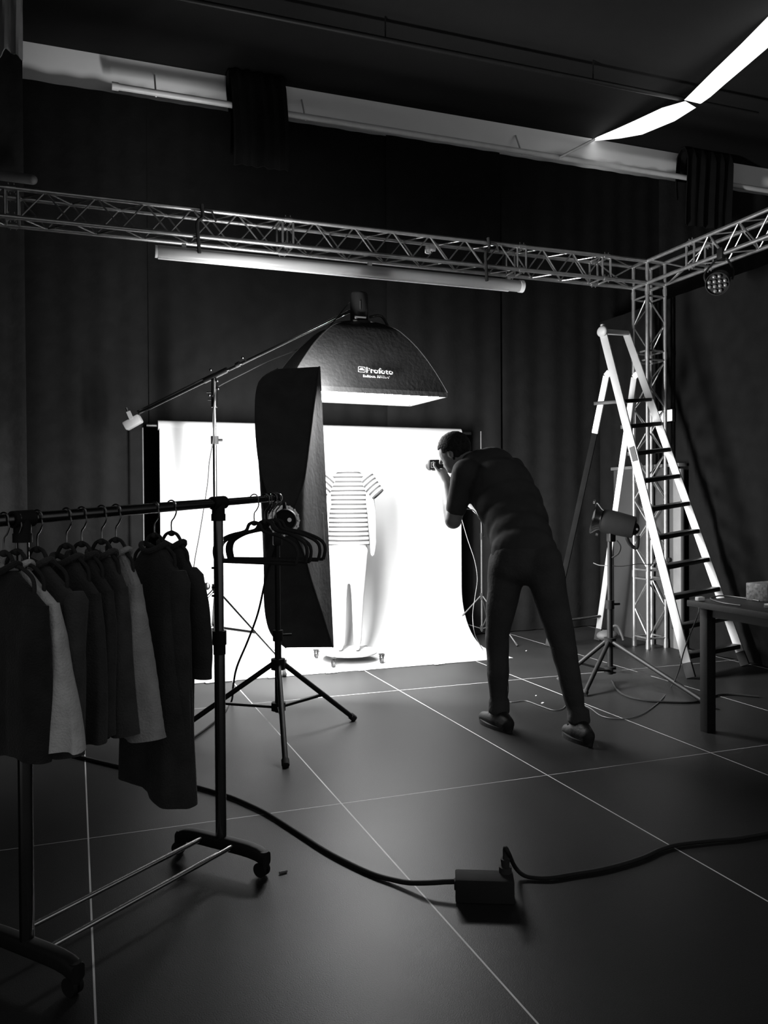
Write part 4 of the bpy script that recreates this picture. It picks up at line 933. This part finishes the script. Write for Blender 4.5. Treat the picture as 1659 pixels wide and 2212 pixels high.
# legs
lhip = PD(1098, 1215, 4.74); lkn = PD(1073, 1375, 4.76); lan = PD(1078, 1540, 4.79)
rhip = PD(1172, 1215, 4.66); rkn = PD(1214, 1385, 4.60); ran = PD(1250, 1560, 4.56)
def legs(b, g=0.0):
    for h, k, a, kr in ((lhip, lkn, lan, .060), (rhip, rkn, ran, .066)):
        cap(b, h, .105+g, k, kr+g); m_ = k.lerp(a, .45)+FW*-.015; cap(b, k, kr+g, m_, .055+g); cap(b, m_, .055+g, a, .036+g)
legs(b, -.008)
HEEL = ((G(1097, 1582), G(1046, 1561), lan), (G(1270, 1610), G(1226, 1590), ran))
for hl_, to_, an in HEEL: cap(b, hl_+V((0, 0, .045)), .032, to_+V((0, 0, .035)), .022); cap(b, an, .034, hl_+V((0, 0, .05)), .032)
obj('body', blend(b, .0065, 3), M['skin'], man)
# shirt
b = new(); torso(b, .004); cap(b, PD(1040, 1003, 5.12), .095, PD(1062, 1010, 5.12), .12)
slE = shL.lerp(elL, .74); cap(b, shL, .088, slE, .064); slR = shR.lerp(elR, .7); cap(b, shR, .085, slR, .064)
cap(b, PD(1022, 1004, 5.12), .078, PD(1045, 1010, 5.12), .09)
b = blend(b, .011, 3)
for v in b.verts: v.co += v.normal*(.004*noise.noise(v.co*9)+.002*noise.noise(v.co*30))
# open the hem of the sleeves and the waist below the belt line
for dlt in [v for v in b.verts if v.co.z < PD(1130, 1215, 4.7).z]: b.verts.remove(dlt)
obj('t_shirt', b, mat('black_jersey', .05, .95, spec=.05), man)
# trousers
b = new(); legs(b, .008); ell(b, PD(1134, 1205, 4.71), (.19, .135, .15), Rb); cap(b, PD(1100, 1222, 4.72), .115, PD(1162, 1222, 4.68), .115)
for a in (lan, ran):
    cyl(b, a+V((0, 0, .0)), a+V((0, 0, .075)), .062, .060, 20)
b = blend(b, .011, 2)
for v in b.verts: v.co += v.normal*(.006*noise.noise(v.co*11))
obj('trousers', b, M['denim'], man)
for hl_, to_, an in HEEL:
    b = new(); d = (to_-hl_).normalized(); s_ = V((d.y, -d.x, 0))
    cap(b, hl_+V((0, 0, .05)), .038, hl_+d*.10+V((0, 0, .055)), .042); cap(b, hl_+d*.10+V((0, 0, .05)), .043, to_+V((0, 0, .035)), .033); cap(b, an-V((0, 0, .0)), .044, hl_+V((0, 0, .05)), .038)
    cap(b, hl_+V((0, 0, .03)), .034, to_+V((0, 0, .028)), .032); sh = obj('shoe', blend(b, .007, 3), M['shoe'], man)
    b = new(); n0 = 24; lo = []; hi = []
    for i in range(n0):
        a = 2*pi*i/n0; c = (hl_+to_)/2; L2 = (to_-hl_).length/2+.034; w = .046*(1+.12*cos(a)); p = c+d*(L2*cos(a))+s_*(w*sin(a)); lo.append(b.verts.new(V((p.x, p.y, .001)))); hi.append(b.verts.new(V((p.x, p.y, .022+.012*max(0, cos(a))**2))))
    bridge(b, lo, hi); b.faces.new(lo[::-1]); b.faces.new(hi); obj('sole', b, M['shoe'], sh)
    b = new(); 
    for k in range(3): c = hl_+d*(.10+.03*k)+V((0, 0, .098-.012*k)); cyl(b, c-s_*.022, c+s_*.022, .004, n=8)
    obj('laces', b, M['rubber'], sh)
# hair: short crop over the skull
b = new(); ell(b, hp(0, -.008, .026), (.086, .107, .103), HR, 48, 32)
for v in list(b.verts):
    l = HR.transposed() @ (v.co-HC)
    if l.z < -.055 or (l.y > .05 and l.z < .045) or (l.y > -.0 and l.z < -.0): v.co = HC+HR @ V((l.x*.80, l.y*.80, l.z*.86))
    else: v.co += v.normal*(.004*noise.noise(v.co*70)+.002)
obj('hair', b, M['hair'], man)
# ---- the camera he holds
cmr = thing('photo_camera', 'black camera with flash trigger held up to the man\'s face', 'camera', CAMP-UP*.03)
cd = (RT*-.16+FW*.98).normalized(); cs_ = cd.cross(UP).normalized(); CR = Matrix((cs_, cd, UP)).transposed()
b = new(); box(b, CAMP+RT*.0+UP*.0, (.07, .06, .066), CR, .009); obj('body', b, M['black'], cmr)
b = new(); cyl(b, CAMP+cd*.03, CAMP+cd*.10, .031, .033, 24); ln_ = obj('lens_barrel', b, M['black'], cmr)
b = new(); cyl(b, CAMP+cd*.10, CAMP+cd*.103, .028, n=24); obj('front_glass', b, M['lens'], ln_)
b = new(); box(b, CAMP+RT*.03-UP*.008, (.06, .04, .03), CR, .006); obj('viewfinder', b, M['black'], cmr)
b = new(); fq = CAMP-FW*.038-RT*.018
for (x, z, w, h) in ((0, -.003, .006, .04), (.008, -.020, .020, .006), (.004, .013, .014, .005), (.012, .016, .006, .010)): box(b, fq+RT*x+UP*z, (w, .003, h), Matrix((RT, FW, UP)).transposed())
obj('body_marking', b, M['white'], cmr)
b = new(); tube(b, smooth_path([PD(962, 1010, 5.38), PD(975, 1060, 5.3), PD(1000, 1095, 5.2), PD(1022, 1102, 5.15), PD(1032, 1115, 5.1), PD(1041, 1130, 5.05), PD(1043, 1160, 5.0)], 5), .003, 6)
obj('camera_cord', b, M['wcable'], cmr)
